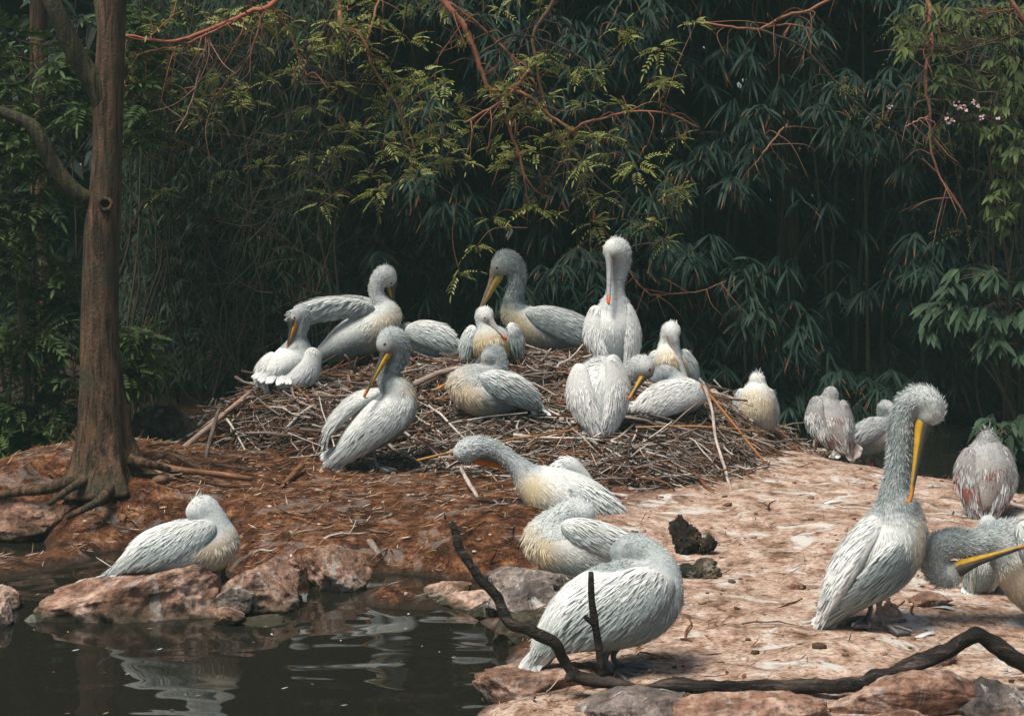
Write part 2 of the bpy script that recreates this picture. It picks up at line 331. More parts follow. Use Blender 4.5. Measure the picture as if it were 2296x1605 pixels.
rock(1205, 1572, 7.95, 330, 190, 230, 'large pink brown boulder at the corner of the bank', M_ROCK, 28, cuts=9, block=.7)
rock(1440, 1606, 7.45, 370, 150, 170, 'grey rock streaked with white droppings under the driftwood', M_ROCK2, 29, block=.7)
rock(1700, 1612, 7.3, 400, 110, 160, 'smooth pink rock below the driftwood', M_ROCK, 31, cuts=8, block=.7)
rock(2050, 1576, 7.4, 400, 150, 170, 'big pink rock with a white streak beside the raised driftwood', M_ROCK, 33, taper=-.1)
rock(2000, 1625, 7.05, 200, 70, 100, 'low pink stone in front of the big streaked rock', M_ROCK, 34)
rock(2215, 1585, 7.4, 220, 130, 150, 'dark blotched rock past the big streaked rock', M_ROCK2, 35)
rock(2090, 1478, 8.15, 120, 50, 90, 'half buried pink stone behind the driftwood bend', M_ROCK, 36, small=True)
rock(1995, 1400, 8.95, 80, 100, 90, 'upright brown stone behind the feet of the preening pelican', M_ROCK, 37)
rock(638, 1217, 11.0, 52, 28, 40, 'small pink stone lying on the litter', M_ROCK, 38, small=True)
rock(602, 1222, 11.0, 26, 14, 24, 'pebble beside the small pink stone', M_ROCK, 39, small=True)
rock(1905, 1258, 10.1, 76, 46, 70, 'flat reddish stone on the trampled soil', M_ROCK, 40, small=True)
rock(1790, 1315, 9.6, 40, 30, 40, 'rounded lump of stone behind the big preening pelican', M_ROCK, 41, small=True)
rock(1568, 1285, 9.95, 135, 62, 90, 'eroded lump of rotten wood half buried in the soil', M_MOSS, 42, name='rotten_wood', cat='wood', rough=.3)
rock(1350, 1512, 8.5, 260, 60, 150, 'bare earthy rock under the feet of the sleeping white pelican', M_ROCK, 43, cuts=8)
rock(370, 960, 14.2, 200, 170, 150, 'dark mossy mound behind the tree beside the nest', M_MOSS, 44, name='mossy_mound', cat='mound', rough=.2)
rock(2080, 1345, 9.2, 120, 40, 90, 'low brown lump of soil beside standing pelicans', M_ROCK, 46, small=True, name='earth_lump', cat='lump')
# a broken stump on the bare soil
M_STUMP = mat_rock('charred_wood', (.010, .008, .006), (.028, .018, .012), (.075, .045, .028), .1)
rock(1536, 1208, 10.5, 84, 104, 70, 'dark broken tree stump on the bare soil', M_STUMP, 57, name='tree_stump', cat='stump', rough=.40, taper=-.42, cuts=6)
rock(1584, 1220, 10.45, 54, 56, 44, 'low charred piece of wood beside the broken stump', M_STUMP, 58, name='charred_wood', cat='wood', rough=.45, taper=-.3, cuts=5, small=True)

# ------------------------------------------------------------------ stick nest heap
NP = [W(*p) for p in [(646,868,14.5),(590,880,14.4),(786,845,15.2),(900,822,15.0),(980,816,15.3),(1105,814,14.8),(1240,804,15.5),(1375,832,14.6),(1500,866,14.5),(1108,938,13.8),(1345,972,13.45),(1500,938,13.85),(1600,905,14.3),(1650,930,14.4),(1000,900,14.1),(760,930,14.0),(1250,900,14.1),(1420,890,14.1)]]
edge = [(430,950,14.3),(470,1000,13.7),(600,1008,13.5),(720,1030,13.2),(900,1030,13.1),(1000,1060,12.75),(1120,1080,12.55),(1250,1105,12.3),(1400,1108,12.3),(1550,1100,12.4),(1680,1060,13),(1745,1008,14.3)]
ctr = np.array([0, 14.3])
for p in edge:
    e = W(*p); g0 = float(gz(e[0], e[1])); NP.append(np.array([e[0], e[1], g0 - .01])); o = unit(e[:2] - ctr); NP.append(np.array([*(e[:2] + o * .7), g0 - .45]))
NP += [np.array(p) for p in [(-3.2,15.6,.2),(-2,16.2,.5),(0,16.4,.55),(1.5,16.2,.45),(2.6,15.6,.2),(-2,17.2,-.3),(0,17.4,-.3),(2,17.2,-.3),(3.6,15.8,-.4),(-4.2,15.6,-.3)]]
tps2 = TPS(NP)
def hz(x, y):
    x = np.asarray(x, float); y = np.asarray(y, float); return tps2(x, y)
SPLIT = .0
def split_x(y): return W(985, 900, 1)[0] * y
R = np.random.default_rng(11)
STCOL = np.array([(.15,.105,.08),(.32,.265,.225),(.10,.045,.026),(.20,.085,.035),(.045,.03,.022),(.50,.44,.38),(.22,.17,.14)])
def stick_path(r, seg=6, bend=.12):
    t = np.linspace(-.5, .5, seg); a = r.normal(size=2) * bend; b = r.normal(size=2) * bend * .5
    return np.stack([t, a[0] * (t * t - .1) + b[0] * t ** 3 * 4 + r.normal(size=seg) * .008, a[1] * (t * t - .1) + b[1] * t ** 3 * 4 + r.normal(size=seg) * .008], -1)
STMESH = []
for k in range(21):                          # unit sticks: length 1, shared by all stick objects
    p = stick_path(R); V, q, t = tube(p, np.linspace(.016, .009, 6), 6, .25, k); B = Bag(); c = STCOL[k % 7]; B.add(V, q, t, c * (1 + .25 * R.normal(size=(len(V), 1))))
    if k % 3 == 0:
        a = p[3]; f = np.array([a, a + [.10, .07, .03], a + [.17, .15, .05]]); B.add(*tube(f, np.array([.010, .008, .005]), 5), c=c)
    o = B.build('stick_shape', M_WOOD); STMESH.append(o.data); bpy.data.objects.remove(o)
def stick_frames(n, xs, ys, zs, r, flat=.35, along=.5):
    yaw = np.where(r.random(n) < along, r.normal(0, .45, n), r.uniform(-math.pi, math.pi, n)); e = .05
    gx_ = (hzmax(xs + e, ys) - hzmax(xs - e, ys)) / (2 * e); gy_ = (hzmax(xs, ys + e) - hzmax(xs, ys - e)) / (2 * e)
    D = np.stack([np.cos(yaw), np.sin(yaw), gx_ * np.cos(yaw) + gy_ * np.sin(yaw) + r.normal(0, flat * .45, n)], -1)
    return unit(D)
def hzmax(x, y): return np.maximum(hz(x, y), gz(x, y))
cand = np.stack([R.uniform(-3.4, 3.2, 60000), R.uniform(12.1, 16.3, 60000)], -1)
hh = hz(cand[:, 0], cand[:, 1]) - gz(cand[:, 0], cand[:, 1]); cand = cand[(hh > -.015)]
nests = []
for side, lab in ((0, 'wide heap of grey and brown sticks carrying the two rear left pelicans'), (1, 'large stick nest heap crowded with pelicans above the bare soil')):
    root = empty('stick_nest', tuple(W(720, 960, 14.2) if side == 0 else W(1370, 1000, 13.6)), lab, 'nest', 'stick nests on the bank'); o0 = np.array(root.location); nests.append(root)
    # packed core of the heap
    xs = np.arange(-3.9, W(985, 900, 1)[0] * 14.3, .07) if side == 0 else np.arange(W(985, 900, 1)[0] * 14.3, 3.6, .07); ys = np.arange(12, 17, .07); XX, YY = np.meshgrid(xs, ys); ZZ = hz(XX, YY) - .03 + .03 * fbm(np.stack([XX, YY, 0 * XX], -1) * 5, 3, 2)
    ZZ = np.maximum(ZZ, gz(XX, YY) - .06); ii = np.arange(XX.size).reshape(XX.shape)
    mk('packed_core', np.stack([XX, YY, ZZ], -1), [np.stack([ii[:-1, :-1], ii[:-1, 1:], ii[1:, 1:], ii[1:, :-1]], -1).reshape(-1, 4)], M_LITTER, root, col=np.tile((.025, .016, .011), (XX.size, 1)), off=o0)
    sel = cand[(cand[:, 0] < split_x(cand[:, 1])) == (side == 0)]; R.shuffle(sel)
    big, rest = sel[:290], sel[290:290 + (3300 if side == 0 else 4600)]
    n = len(big); z = hzmax(big[:, 0], big[:, 1]) + R.uniform(.0, .07, n); D = stick_frames(n, big[:, 0], big[:, 1], z, R, .45, .4)
    L = R.uniform(.32, .95, n) ** 1.1; L = np.where(R.random(n) < .08, L * 1.35, L); th = R.uniform(.38, .95, n)
    for k in range(n):
        x = D[k]; y = unit(np.cross((0, 0, 1.), x)); w = np.cross(x, y); M = Matrix.Identity(4); s2 = th[k]
        for c in range(3): M[c][0] = x[c] * L[k]; M[c][1] = y[c] * s2; M[c][2] = w[c] * s2; M[c][3] = (big[k, 0], big[k, 1], z[k])[c] - o0[c]
        place('stick', STMESH[R.integers(21)], M, root)
    B = Bag(); n = len(rest); z = hzmax(rest[:, 0], rest[:, 1]) + R.uniform(-.03, .05, n); D = stick_frames(n, rest[:, 0], rest[:, 1], z, R, .4, .4)
    for k in range(n):
        x = D[k]; y = unit(np.cross((0, 0, 1.), x)); w = np.cross(x, y); l = R.uniform(.14, .5); p = stick_path(R, 5, .2) * l
        p = np.array([rest[k, 0], rest[k, 1], z[k]]) + p[:, :1] * x + p[:, 1:2] * y + p[:, 2:] * w
        c = STCOL[R.integers(7)] * R.uniform(.6, 1.25); rr = R.uniform(.0035, .009); B.add(*tube(p, np.linspace(rr, rr * .55, 5), 4, cap=False), c=c)
    B.build('fine_twigs', M_WOOD, root, off=o0, kind='stuff')

def single(name, pts, r0, r1, col, label, cat, bump=.2, sides=8, group=None, seed=0, n=4, mat=None, forks=()):
    P_ = catmull([W(*p) for p in pts], n); s = pts[0][2] / F; P_[1:-1] += np.stack([fbm(P_[1:-1] * 5 + k * 31, 3, 40 + k) for k in range(3)], -1) * .9 * r1 * s
    rr = np.linspace(r0, r1, len(P_)) * s; V, q, t = tube(P_, rr, sides, bump, seed); o = P_[0]
    root = mk(name, V, [q, t], mat or M_WOOD, col=np.array(col) * (1 + .25 * R.normal(size=(len(V), 1))), label=label, cat=cat, group=group, off=o); root.location = o
    for fn, fp, a, b in forks:
        p = catmull([W(*x) for x in fp], 4); V, q, t = tube(p, np.linspace(a, b, len(p)) * s, sides, bump, seed + 3); mk(fn, V, [q, t], mat or M_WOOD, root, col=np.array(col) * (1 + .25 * R.normal(size=(len(V), 1))), off=o)
    return root
single('driftwood_branch', [(1010,1172,7.7),(1032,1222,7.68),(1072,1285,7.66),(1110,1332,7.64),(1140,1385,7.62),(1190,1412,7.6),(1240,1452,7.6),(1288,1505,7.6),(1345,1527,7.6),(1450,1538,7.6),(1600,1532,7.6),(1750,1538,7.6),(1900,1528,7.6),(1990,1512,7.62),(2080,1472,7.64),(2150,1442,7.66),(2190,1424,7.66),(2240,1452,7.66),(2300,1488,7.66),(2380,1530,7.66)],
       10, 20, (.045, .034, .027), 'long dark driftwood branch with one end rising over the inlet', 'branch', .42, 20, n=12, mat=M_DRIFT, forks=[('side_shoot', [(1352,1520,7.6),(1343,1450,7.58),(1332,1385,7.56),(1326,1340,7.56),(1325,1282,7.56)], 11, 6), ('broken_knot', [(1335,1400,7.56),(1318,1388,7.55),(1310,1380,7.55)], 7, 4), ('broken_knot', [(1290,1500,7.6),(1275,1518,7.58),(1268,1522,7.58)], 12, 6)])
single('leaning_stick', [(492,918,13.3),(478,960,13.1),(462,1020,12.9),(450,1088,12.5)], 4.5, 6, (.13,.10,.08), 'dark stick leaning upright against the edge of the nest', 'stick')
single('fallen_log', [(310,1036,12.1),(380,1050,12.1),(460,1062,12.2),(565,1074,12.2)], 10, 6, (.22,.11,.06), 'brown fallen pole lying from the tree base along the litter', 'log')
single('broken_pole', [(678,1042,12.8),(650,1072,12.5),(622,1108,12.15)], 7, 6, (.22,.10,.045), 'short reddish pole lying slanted below the nest', 'stick')
single('pale_stick', [(1580,866,13.6),(1598,925,13.3),(1606,985,13.0),(1625,1050,12.6),(1640,1108,12.3)], 3.6, 3.2, (.40,.33,.28), 'long pale stick leaning down the front of the nest heap', 'stick')
single('orange_cane', [(1574,864,13.8),(1640,945,13.4),(1690,1008,13.2),(1722,1042,13.0)], 3.2, 2.4, (.32,.13,.04), 'bright orange cane sloping down the side of the nest heap', 'stick')
single('tan_cane', [(935,1032,12.4),(1040,1008,12.55),(1150,985,12.8),(1295,962,13.1)], 3, 2.2, (.40,.19,.06), 'long tan cane lying across the front of the nest behind a stretched neck', 'stick')
single('thin_cane', [(1425,958,13.2),(1560,955,13.25),(1720,968,13.3)], 2.2, 1.6, (.36,.19,.08), 'thin straight cane on the nest right of the white tail', 'stick')
single('thick_branch', [(930,862,14.2),(985,838,14.4),(1060,822,14.5),(1120,818,14.6)], 8, 5, (.36,.28,.22), 'thick grey branch on the nest beside the sitting pelican', 'stick')
single('thick_branch', [(405,1012,13.2),(470,955,13.7),(520,915,14.0),(560,880,14.2)], 8, 6, (.36,.24,.17), 'thick pale branch lying up the outer edge of the nest', 'stick')
single('bent_stick', [(1034,1048,12.4),(1048,1078,12.2),(1070,1116,11.95)], 4, 5, (.45,.37,.31), 'pale stick standing against the nest below a stretched neck', 'stick')
single('ground_stick', [(820,1202,11.1),(880,1196,11.15),(945,1194,11.2)], 3.5, 2.5, (.30,.15,.08), 'straight brown stick lying on the litter above the boulder', 'stick')
single('ground_stick', [(1055,1118,12.0),(1120,1116,12.0),(1192,1120,12.0)], 3, 2.5, (.26,.14,.09), 'straight stick on the soil under the stretched neck', 'stick')
single('wood_chunk', [(828,1214,11.0),(840,1228,10.9),(852,1244,10.8)], 9, 6, (.22,.17,.14), 'short weathered chunk of wood on the red litter', 'wood')
single('curved_root', [(1388,1138,11.6),(1415,1150,11.5),(1436,1168,11.4),(1440,1184,11.3),(1426,1194,11.2)], 7, 6, (.24,.15,.10), 'curved brown root arching out of the soil behind a wing', 'root')
single('water_stick', [(2075,1094,12.75),(2110,1092,12.8),(2155,1094,12.85)], 2.5, 2, (.3,.24,.2), 'thin pale stick past the ridge beside the grey pink pelican', 'stick')
# loose sticks on the bank: one thing each
for k in range(70):
    px = R.uniform(330, 1180) if k < 48 else R.uniform(1200, 2250); d = R.uniform(10.6, 12.7) if k < 48 else R.uniform(8.6, 12.3); x = (px - CX) / F * d; z = float(gz(x, d))
    if z < .06: continue
    a = R.normal(0, .5) if R.random() < .6 else R.uniform(-3, 3); l = R.uniform(.12, .42); th = R.uniform(.28, .7)
    o = bpy.data.objects.new('loose_stick', STMESH[R.integers(21)]); COL.objects.link(o); o.location = (x, d, z + .008); o.rotation_euler = (R.uniform(0, 6), R.normal(0, .06), a); o.scale = (l, th, th)
    tag(o, 'thin dry stick lying loose on the earth bank', 'stick', 'loose sticks on the bank')
# needles, chips and dead leaf bits
n = 34000; xs = R.uniform(-5.2, 4.6, n); ys = R.uniform(7.2, 15.2, n); zs = gz(xs, ys); nzv = fbm(np.stack([xs, ys, 0 * xs], -1) * 1.6, 3, 33)
pr = np.where(xs < .7, .85, .07) + nzv * .5; ok = (zs > .03) & (R.random(n) < pr); xs, ys, zs = xs[ok], ys[ok], zs[ok]; n = len(xs)
yaw = R.normal(0, .9, n); D = np.stack([np.cos(yaw), np.sin(yaw), R.normal(.05, .22, n)], -1); NN = np.stack([R.normal(0, .5, n), R.normal(0, .5, n) - .4, np.ones(n)], -1)
lc = np.array([(.33,.17,.08),(.19,.07,.03),(.42,.29,.19),(.08,.04,.022),(.55,.44,.34),(.24,.11,.05)])[R.integers(6, size=n)] * R.uniform(.6, 1.2, (n, 1))
lc = np.where((xs > .7)[:, None] & (R.random((n, 1)) < .7), lc * .38, lc); L = R.uniform(.025, .11, n); wdt = np.where(R.random(n) < .07, R.uniform(.010, .022, n), R.uniform(.003, .007, n)); V, q, c = blades(np.stack([xs, ys, zs + .006], -1), D, NN, L, wdt, lc * .8, lc, curl=R.normal(0, .25, n), prof=(.5, 1, .8, .2))
mk('ground_litter', V, [q], M_LITTER, col=c, kind='stuff', label='scattered needles, chips and dead leaf bits on the bank')

# crumbs of soil and small stones
n = 1100; xs = R.uniform(-3.5, 4.4, n); ys = R.uniform(7.1, 13.8, n); zs = gz(xs, ys); ok = (zs > .04) & ((xs > .2) | (R.random(n) < .35)); xs, ys, zs = xs[ok], ys[ok], zs[ok]; v, f = ico(1); B = Bag()
for k in range(len(xs)):
    w = np.exp(R.normal(-4.6, .45)); cc = np.array([(.30,.20,.14),(.16,.09,.06),(.45,.36,.29),(.08,.05,.035)][R.integers(4)]) * R.uniform(.7, 1.2); B.add((v + R.normal(0, .18, v.shape)) * w * [1.3, 1.1, .7] + [xs[k], ys[k], zs[k] + w * .2], None, f, cc)
B.build('soil_crumbs', M_LITTER, smooth=False, kind='stuff', label='crumbs of soil and small stones on the trampled bank')

# ------------------------------------------------------------------ pelicans
def snets(Fv, org, h):
    s = Fv < 0; C = {}; a = [slice(0, -1), slice(1, None)]; cs = [(i, j, k) for i in (0, 1) for j in (0, 1) for k in (0, 1)]
    cnt = sum(s[a[i], a[j], a[k]].astype(np.int8) for i, j, k in cs); act = (cnt > 0) & (cnt < 8); I = np.argwhere(act); idm = np.full(act.shape, -1, np.int64); idm[act] = np.arange(len(I))
    vals = {c: Fv[I[:, 0] + c[0], I[:, 1] + c[1], I[:, 2] + c[2]] for c in cs}; S_ = np.zeros((len(I), 3)); N_ = np.zeros(len(I))
    for c in cs:
        for ax in range(3):
            if c[ax] == 0:
                e = list(c); e[ax] = 1; va, vb = vals[c], vals[tuple(e)]; x = (va < 0) != (vb < 0); t = np.where(x, va / np.where(x, va - vb, 1), 0)
                p = np.tile(np.array(c, float), (len(I), 1)); p[:, ax] += t; S_ += np.where(x[:, None], p, 0); N_ += x
    V = org + h * (I + S_ / N_[:, None]); Q = []
    for ax in range(3):
        b, c = (ax + 1) % 3, (ax + 2) % 3; sl0 = [slice(None)] * 3; sl1 = [slice(None)] * 3; sl0[ax] = slice(0, -1); sl1[ax] = slice(1, None)
        A, Bv = s[tuple(sl0)], s[tuple(sl1)]; E = np.argwhere(A != Bv); E = E[(E[:, b] > 0) & (E[:, c] > 0) & (E[:, b] < Fv.shape[b] - 1) & (E[:, c] < Fv.shape[c] - 1)]
        def cell(db, dc): k = E.copy(); k[:, b] += db; k[:, c] += dc; return idm[k[:, 0], k[:, 1], k[:, 2]]
        qd = np.stack([cell(-1, -1), cell(0, -1), cell(0, 0), cell(-1, 0)], -1); fl = ~A[E[:, 0], E[:, 1], E[:, 2]]; qd[fl] = qd[fl][:, ::-1]; Q.append(qd)
    return V, np.vstack(Q)
def chain_mesh(Pn, Rn, h, k, extra=(), flat=None):
    "smooth union of tapered capsules along a chain (and extra blobs); flat = (normal, factor)"
    Pn = np.asarray(Pn); Rn = np.asarray(Rn); pad = 2.5 * k + 2 * h
    Mf = np.eye(3)
    if flat is not None: nn, ff = flat; Mf = np.eye(3) + (1 / ff - 1) * np.outer(nn, nn)
    pts = list(Pn) + [e[0] for e in extra]; rs = list(Rn) + [e[1] for e in extra]; lo = np.min([p - r for p, r in zip(pts, rs)], 0) - pad; hi = np.max([p + r for p, r in zip(pts, rs)], 0) + pad
    dims = np.ceil((hi - lo) / h).astype(int) + 1; Fv = np.full(dims, 9., np.float32)
    segs = [(Pn[i], Pn[i + 1], Rn[i], Rn[i + 1]) for i in range(len(Pn) - 1)] + [(e[0], e[0] + 1e-4, e[1], e[1]) for e in extra]
    for a, b, ra, rb in segs:
        m = max(ra, rb) + pad; i0 = np.maximum(((np.minimum(a, b) - m - lo) / h).astype(int), 0); i1 = np.minimum(((np.maximum(a, b) + m - lo) / h).astype(int) + 2, dims)
        g = np.stack(np.meshgrid(*[lo[x] + h * np.arange(i0[x], i1[x]) for x in range(3)], indexing='ij'), -1).astype(np.float32)
        A, Bp = Mf @ a, Mf @ b; p = g @ Mf.T.astype(np.float32) - A.astype(np.float32); ba = (Bp - A).astype(np.float32); t = np.clip(p @ ba / max(ba @ ba, 1e-9), 0, 1)
        dd = np.linalg.norm(p - t[..., None] * ba, axis=-1) - (ra + (rb - ra) * t); sl = tuple(slice(i0[x], i1[x]) for x in range(3)); o = Fv[sl]
        hm = np.clip(.5 + .5 * (o - dd) / k, 0, 1); Fv[sl] = np.where(o > 5, dd, o * (1 - hm) + dd * hm - k * hm * (1 - hm))
    return snets(Fv, lo, h)
def vnormals(V, Q):
    n = np.cross(V[Q[:, 2]] - V[Q[:, 0]], V[Q[:, 3]] - V[Q[:, 1]]); N = np.zeros_like(V)
    for k in range(4): np.add.at(N, Q[:, k], n)
    return unit(N), np.linalg.norm(n, axis=1) * .5
def sample(V, Q, N, A, n, r):
    f = r.choice(len(Q), n, p=A / A.sum()); w = r.dirichlet((1, 1, 1, 1), n); return (V[Q[f]] * w[..., None]).sum(1), unit((N[Q[f]] * w[..., None]).sum(1)), Q[f, 0]
def nearest_s(V, Pn):
    "continuous chain index of the nearest segment"
    best = np.full(len(V), 9e9); s = np.zeros(len(V))
    for i in range(len(Pn) - 1):
        a, ba = Pn[i], Pn[i + 1] - Pn[i]; t = np.clip((V - a) @ ba / max(ba @ ba, 1e-9), 0, 1); d = np.linalg.norm(V - a - t[:, None] * ba, axis=1); m = d < best; best[m] = d[m]; s[m] = i + t[m]
    return s
def feather_mesh(name, ca, cb, ctip):
    t = np.array([0, .08, .25, .5, .75, .9, .97, 1.]); w = np.array([.12, .3, .42, .5, .48, .38, .24, .06]); V = []; c = []
    for a, b in zip(t, w):
        for x in (-1, -.35, 0, .35, 1): V.append((x * b, a, (.05 if x == 0 else .03 if abs(x) < .5 else 0) + .12 * a * (1 - a) - .10 * a * a)); k = np.array(ca) * (1 - a) + np.array(cb) * a; c.append(k * (.72 if x == 0 else 1.) if a < .9 else np.array(ctip))
    V = np.array(V); i = np.arange(7)[:, None]; j = np.arange(4)[None]; q = np.stack([i * 5 + j, i * 5 + j + 1, i * 5 + j + 6, i * 5 + j + 5], -1).reshape(-1, 4)
    o = mk(name, V, [q], M_FEATHER, col=np.array(c)); m = o.data; bpy.data.objects.remove(o); return m
FEA = {'white': feather_mesh('white_feather', (.42,.45,.45), (.74,.76,.74), (.84,.85,.82)), 'grey': feather_mesh('grey_feather', (.20,.23,.23), (.48,.52,.51), (.66,.68,.66)),
       'brown': feather_mesh('brown_feather', (.16,.13,.12), (.40,.30,.27), (.66,.60,.55)), 'dark': feather_mesh('dark_feather', (.05,.05,.05), (.11,.11,.11), (.22,.22,.22))}
def fmat(p, D, N, L, w, o0):
    D = unit(D); N = unit(N - D * (N @ D)); S_ = np.cross(D, N); M = Matrix.Identity(4)
    for c in range(3): M[c][0] = S_[c] * w; M[c][1] = D[c] * L; M[c][2] = N[c] * L; M[c][3] = p[c] - o0[c]
    return M
def sv(v): return unit(np.array([v[0], v[2], -v[1]], float))          # (right, down, away) -> world
WHITE = dict(crown=(.66,.69,.66), neck=(.56,.60,.58), breast=(.72,.66,.56), belly=(.34,.40,.39), back=(.86,.87,.83), wing=(.46,.52,.50), tip=(.78,.80,.76), fea='white')
YEL = dict(WHITE, breast=(.74,.61,.40))
GREY = dict(crown=(.40,.45,.44), neck=(.19,.235,.23), breast=(.66,.56,.42), belly=(.22,.27,.265), back=(.80,.82,.78), wing=(.25,.305,.30), tip=(.60,.63,.61), fea='white')
GREYY = dict(GREY, breast=(.70,.58,.36))
MOT = [(.42,.44,.43),(.80,.80,.76),(.24,.085,.07),(.34,.36,.355),(.17,.17,.165),(.60,.59,.56)]
BROWN = dict(mottle=MOT, crown=(.42,.43,.42), neck=(.34,.34,.33), breast=(.50,.44,.38), belly=(.50,.46,.42), back=(.42,.40,.38), wing=(.33,.32,.31), tip=(.56,.52,.50), fea='brown')
BILLG = dict(up=(.045,.05,.05), edge=(.14,.09,.06), pouch=(.50,.29,.025), nail=(.62,.22,.03))
BILLO = dict(up=(.30,.22,.16), edge=(.55,.20,.06), pouch=(.75,.20,.02), nail=(.75,.14,.02))
BILLP = dict(up=(.34,.36,.36), edge=(.55,.30,.24), pouch=(.55,.48,.35), nail=(.75,.15,.05))
def bird(label, d, neck, body, bill=None, wings=(), legs=(), tail=None, pal=WHITE, bcol=BILLG, seed=1, extra=(), crest=0, pouch=26, dn=None, bw=7, fluff=1., br=None, drape=(0, .55, 0), eye=True, nfea=9, nwf=11, legcol=(.13,.12,.12)):
    r = np.random.default_rng(seed * 31 + 3); sc = d / F
    PT = lambda p: W(p[0], p[1], d + p[2] * sc)
    neck = [tuple(p) for p in neck]; body = [tuple(p) for p in body]; spine = neck + body; n3 = 4
    raw = np.array([[*PT(p), p[3] * sc] for p in spine]); cm = catmull(raw, n3); Pn, Rn = cm[:, :3], np.maximum(cm[:, 3], 4 * sc); ib = len(neck) * n3
    S_ = max(p[3] for p in body) * sc / .2; h = max(.0095, .0125 * S_)
    hp, hr = Pn[0], neck[0][3] * sc; ex = [(PT(e), e[3] * sc) for e in extra]
    if bill:
        bb, bt = PT(bill[0]), PT(bill[1])
        for t in (.35, .65, .9): ex.append((hp * (1 - t) + bb * t, hr * (.92 - .42 * t)))
    base = [PT(l[1]) for l in legs]
    if base: o0 = np.mean(base, 0)
    else: o0 = Pn[np.argmax(Rn)].copy(); o0[2] = float((Pn[:, 2] - Rn)[ib:].min())
    root = empty('pelican', tuple(o0), label, 'pelican', 'pelicans resting on the bank')
    V, Q = chain_mesh(Pn, Rn, h, .028 * max(S_, .6), ex); N, A = vnormals(V, Q); s = nearest_s(V, Pn); K = len(Pn) - 1
    T = unit(np.gradient(Pn, axis=0)); fwd = -T[min(ib, K)]
    bdir = br; brd = sv(br) if br is not None else fwd
    wch = []
    for pts, nv, flat in [w[:3] for w in wings]:
        flat = min(.52, flat * 1.3); cm = catmull(np.array([[*PT(p), p[3] * sc] for p in pts]), 4); nv = sv(nv); wch.append((cm[:, :3], np.maximum(cm[:, 3], 3 * sc), np.eye(3) + (1 / flat - 1) * np.outer(nv, nv)))
    def underwing(p):
        m = np.zeros(len(p), bool)
        for Pw, Rw, Mw in wch:
            q = p @ Mw.T
            for i in range(len(Pw) - 1):
                a, ba = Mw @ Pw[i], Mw @ (Pw[i + 1] - Pw[i]); t = np.clip((q - a) @ ba / max(ba @ ba, 1e-9), 0, 1); m |= np.linalg.norm(q - a - t[:, None] * ba, axis=1) < (Rw[i] * (1 - t) + Rw[i + 1] * t) * 1.04
        return m
    def colour(p, nn, s):
        nz_ = fbm(p * 22, 3, seed)[:, None]; c = np.empty((len(p), 3)); c[:] = pal['neck']
        u = np.clip(s / max(ib, 1), 0, 2)[:, None]; cr, nk, br_, be, bk = (np.array(pal[k]) for k in ('crown', 'neck', 'breast', 'belly', 'back'))
        f = np.clip((u - .16) / .14, 0, 1); c = cr * (1 - f) + nk * f
        c = c * (1 - np.clip(nz_ * 1.1, -.2, .4)) + .74 * np.clip(nz_ * 1.5, 0, .35)
        up = np.clip(nn[:, 2:] * 1.6 + .35, 0, 1); bd = be * (1 - up) + bk * up; g = np.clip((s[:, None] - ib + 3) / 4.5, 0, 1); c = c * (1 - g) + bd * g  # underside greyed, top whitened by facing: part plumage, part painted shade
        bw_ = np.exp(-((s - ib - 1.0) / 3.6) ** 2)[:, None] * np.clip((nn @ brd)[:, None] * 1.7 + .1, 0, 1) * (0 if bdir is None else 1); c = c * (1 - bw_) + br_ * bw_
        return c
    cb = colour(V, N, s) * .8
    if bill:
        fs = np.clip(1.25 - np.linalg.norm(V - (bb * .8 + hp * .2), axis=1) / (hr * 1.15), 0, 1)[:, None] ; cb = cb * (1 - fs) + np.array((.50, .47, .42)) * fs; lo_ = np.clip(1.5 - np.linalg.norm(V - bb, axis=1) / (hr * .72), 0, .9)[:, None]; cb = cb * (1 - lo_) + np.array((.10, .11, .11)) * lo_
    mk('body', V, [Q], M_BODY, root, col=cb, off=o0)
    # plumage laid along the flow of the body
    area = A.sum(); L0 = .095 * S_; n = int(min(9500, area / (L0 * .0072 * S_) * 4.2)); p, nn, vi = sample(V, Q, N, A, n, r); ss = s[vi]; i = np.clip(ss.astype(int), 0, K)
    D = T[i] + np.array([0, 0, -.45]) * (ss > ib)[:, None] + r.normal(0, .07, (n, 3)); D = unit(D - nn * (D * nn).sum(1, keepdims=True)); bod = (ss > ib - 2) & ~underwing(p)
    if bill: keep = (np.linalg.norm(p - bb, axis=1) > hr * 1.05) ; p, nn, ss, D, bod = p[keep], nn[keep], ss[keep], D[keep], bod[keep]; n = len(p)
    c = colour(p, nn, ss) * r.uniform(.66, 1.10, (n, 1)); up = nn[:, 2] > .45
    if 'mottle' in pal: c = np.where(bod[:, None] & (r.random((n, 1)) < .92), np.array(pal['mottle'])[(hash3(*np.floor(p.T * 15 + r.normal(0, .25, p.T.shape)).astype(np.int64), seed) * 5.99).astype(int)], c)
    for nm, m, l, w_, lf, pf, mat_ in (('body_plumage', bod, L0, .0075 * S_, .006, LANCE, M_FEATHER), ):
        m = m.copy(); k = m.sum(); 
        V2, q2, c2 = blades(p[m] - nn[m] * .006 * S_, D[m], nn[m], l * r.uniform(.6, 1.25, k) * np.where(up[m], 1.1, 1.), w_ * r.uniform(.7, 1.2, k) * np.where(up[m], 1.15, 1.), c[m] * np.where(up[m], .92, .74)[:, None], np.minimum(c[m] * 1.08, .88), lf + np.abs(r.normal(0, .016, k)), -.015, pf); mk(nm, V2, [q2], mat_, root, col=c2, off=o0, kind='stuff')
    # downy neck and head
    nk = s < ib - .5; fa = A * nk[Q[:, 0]]
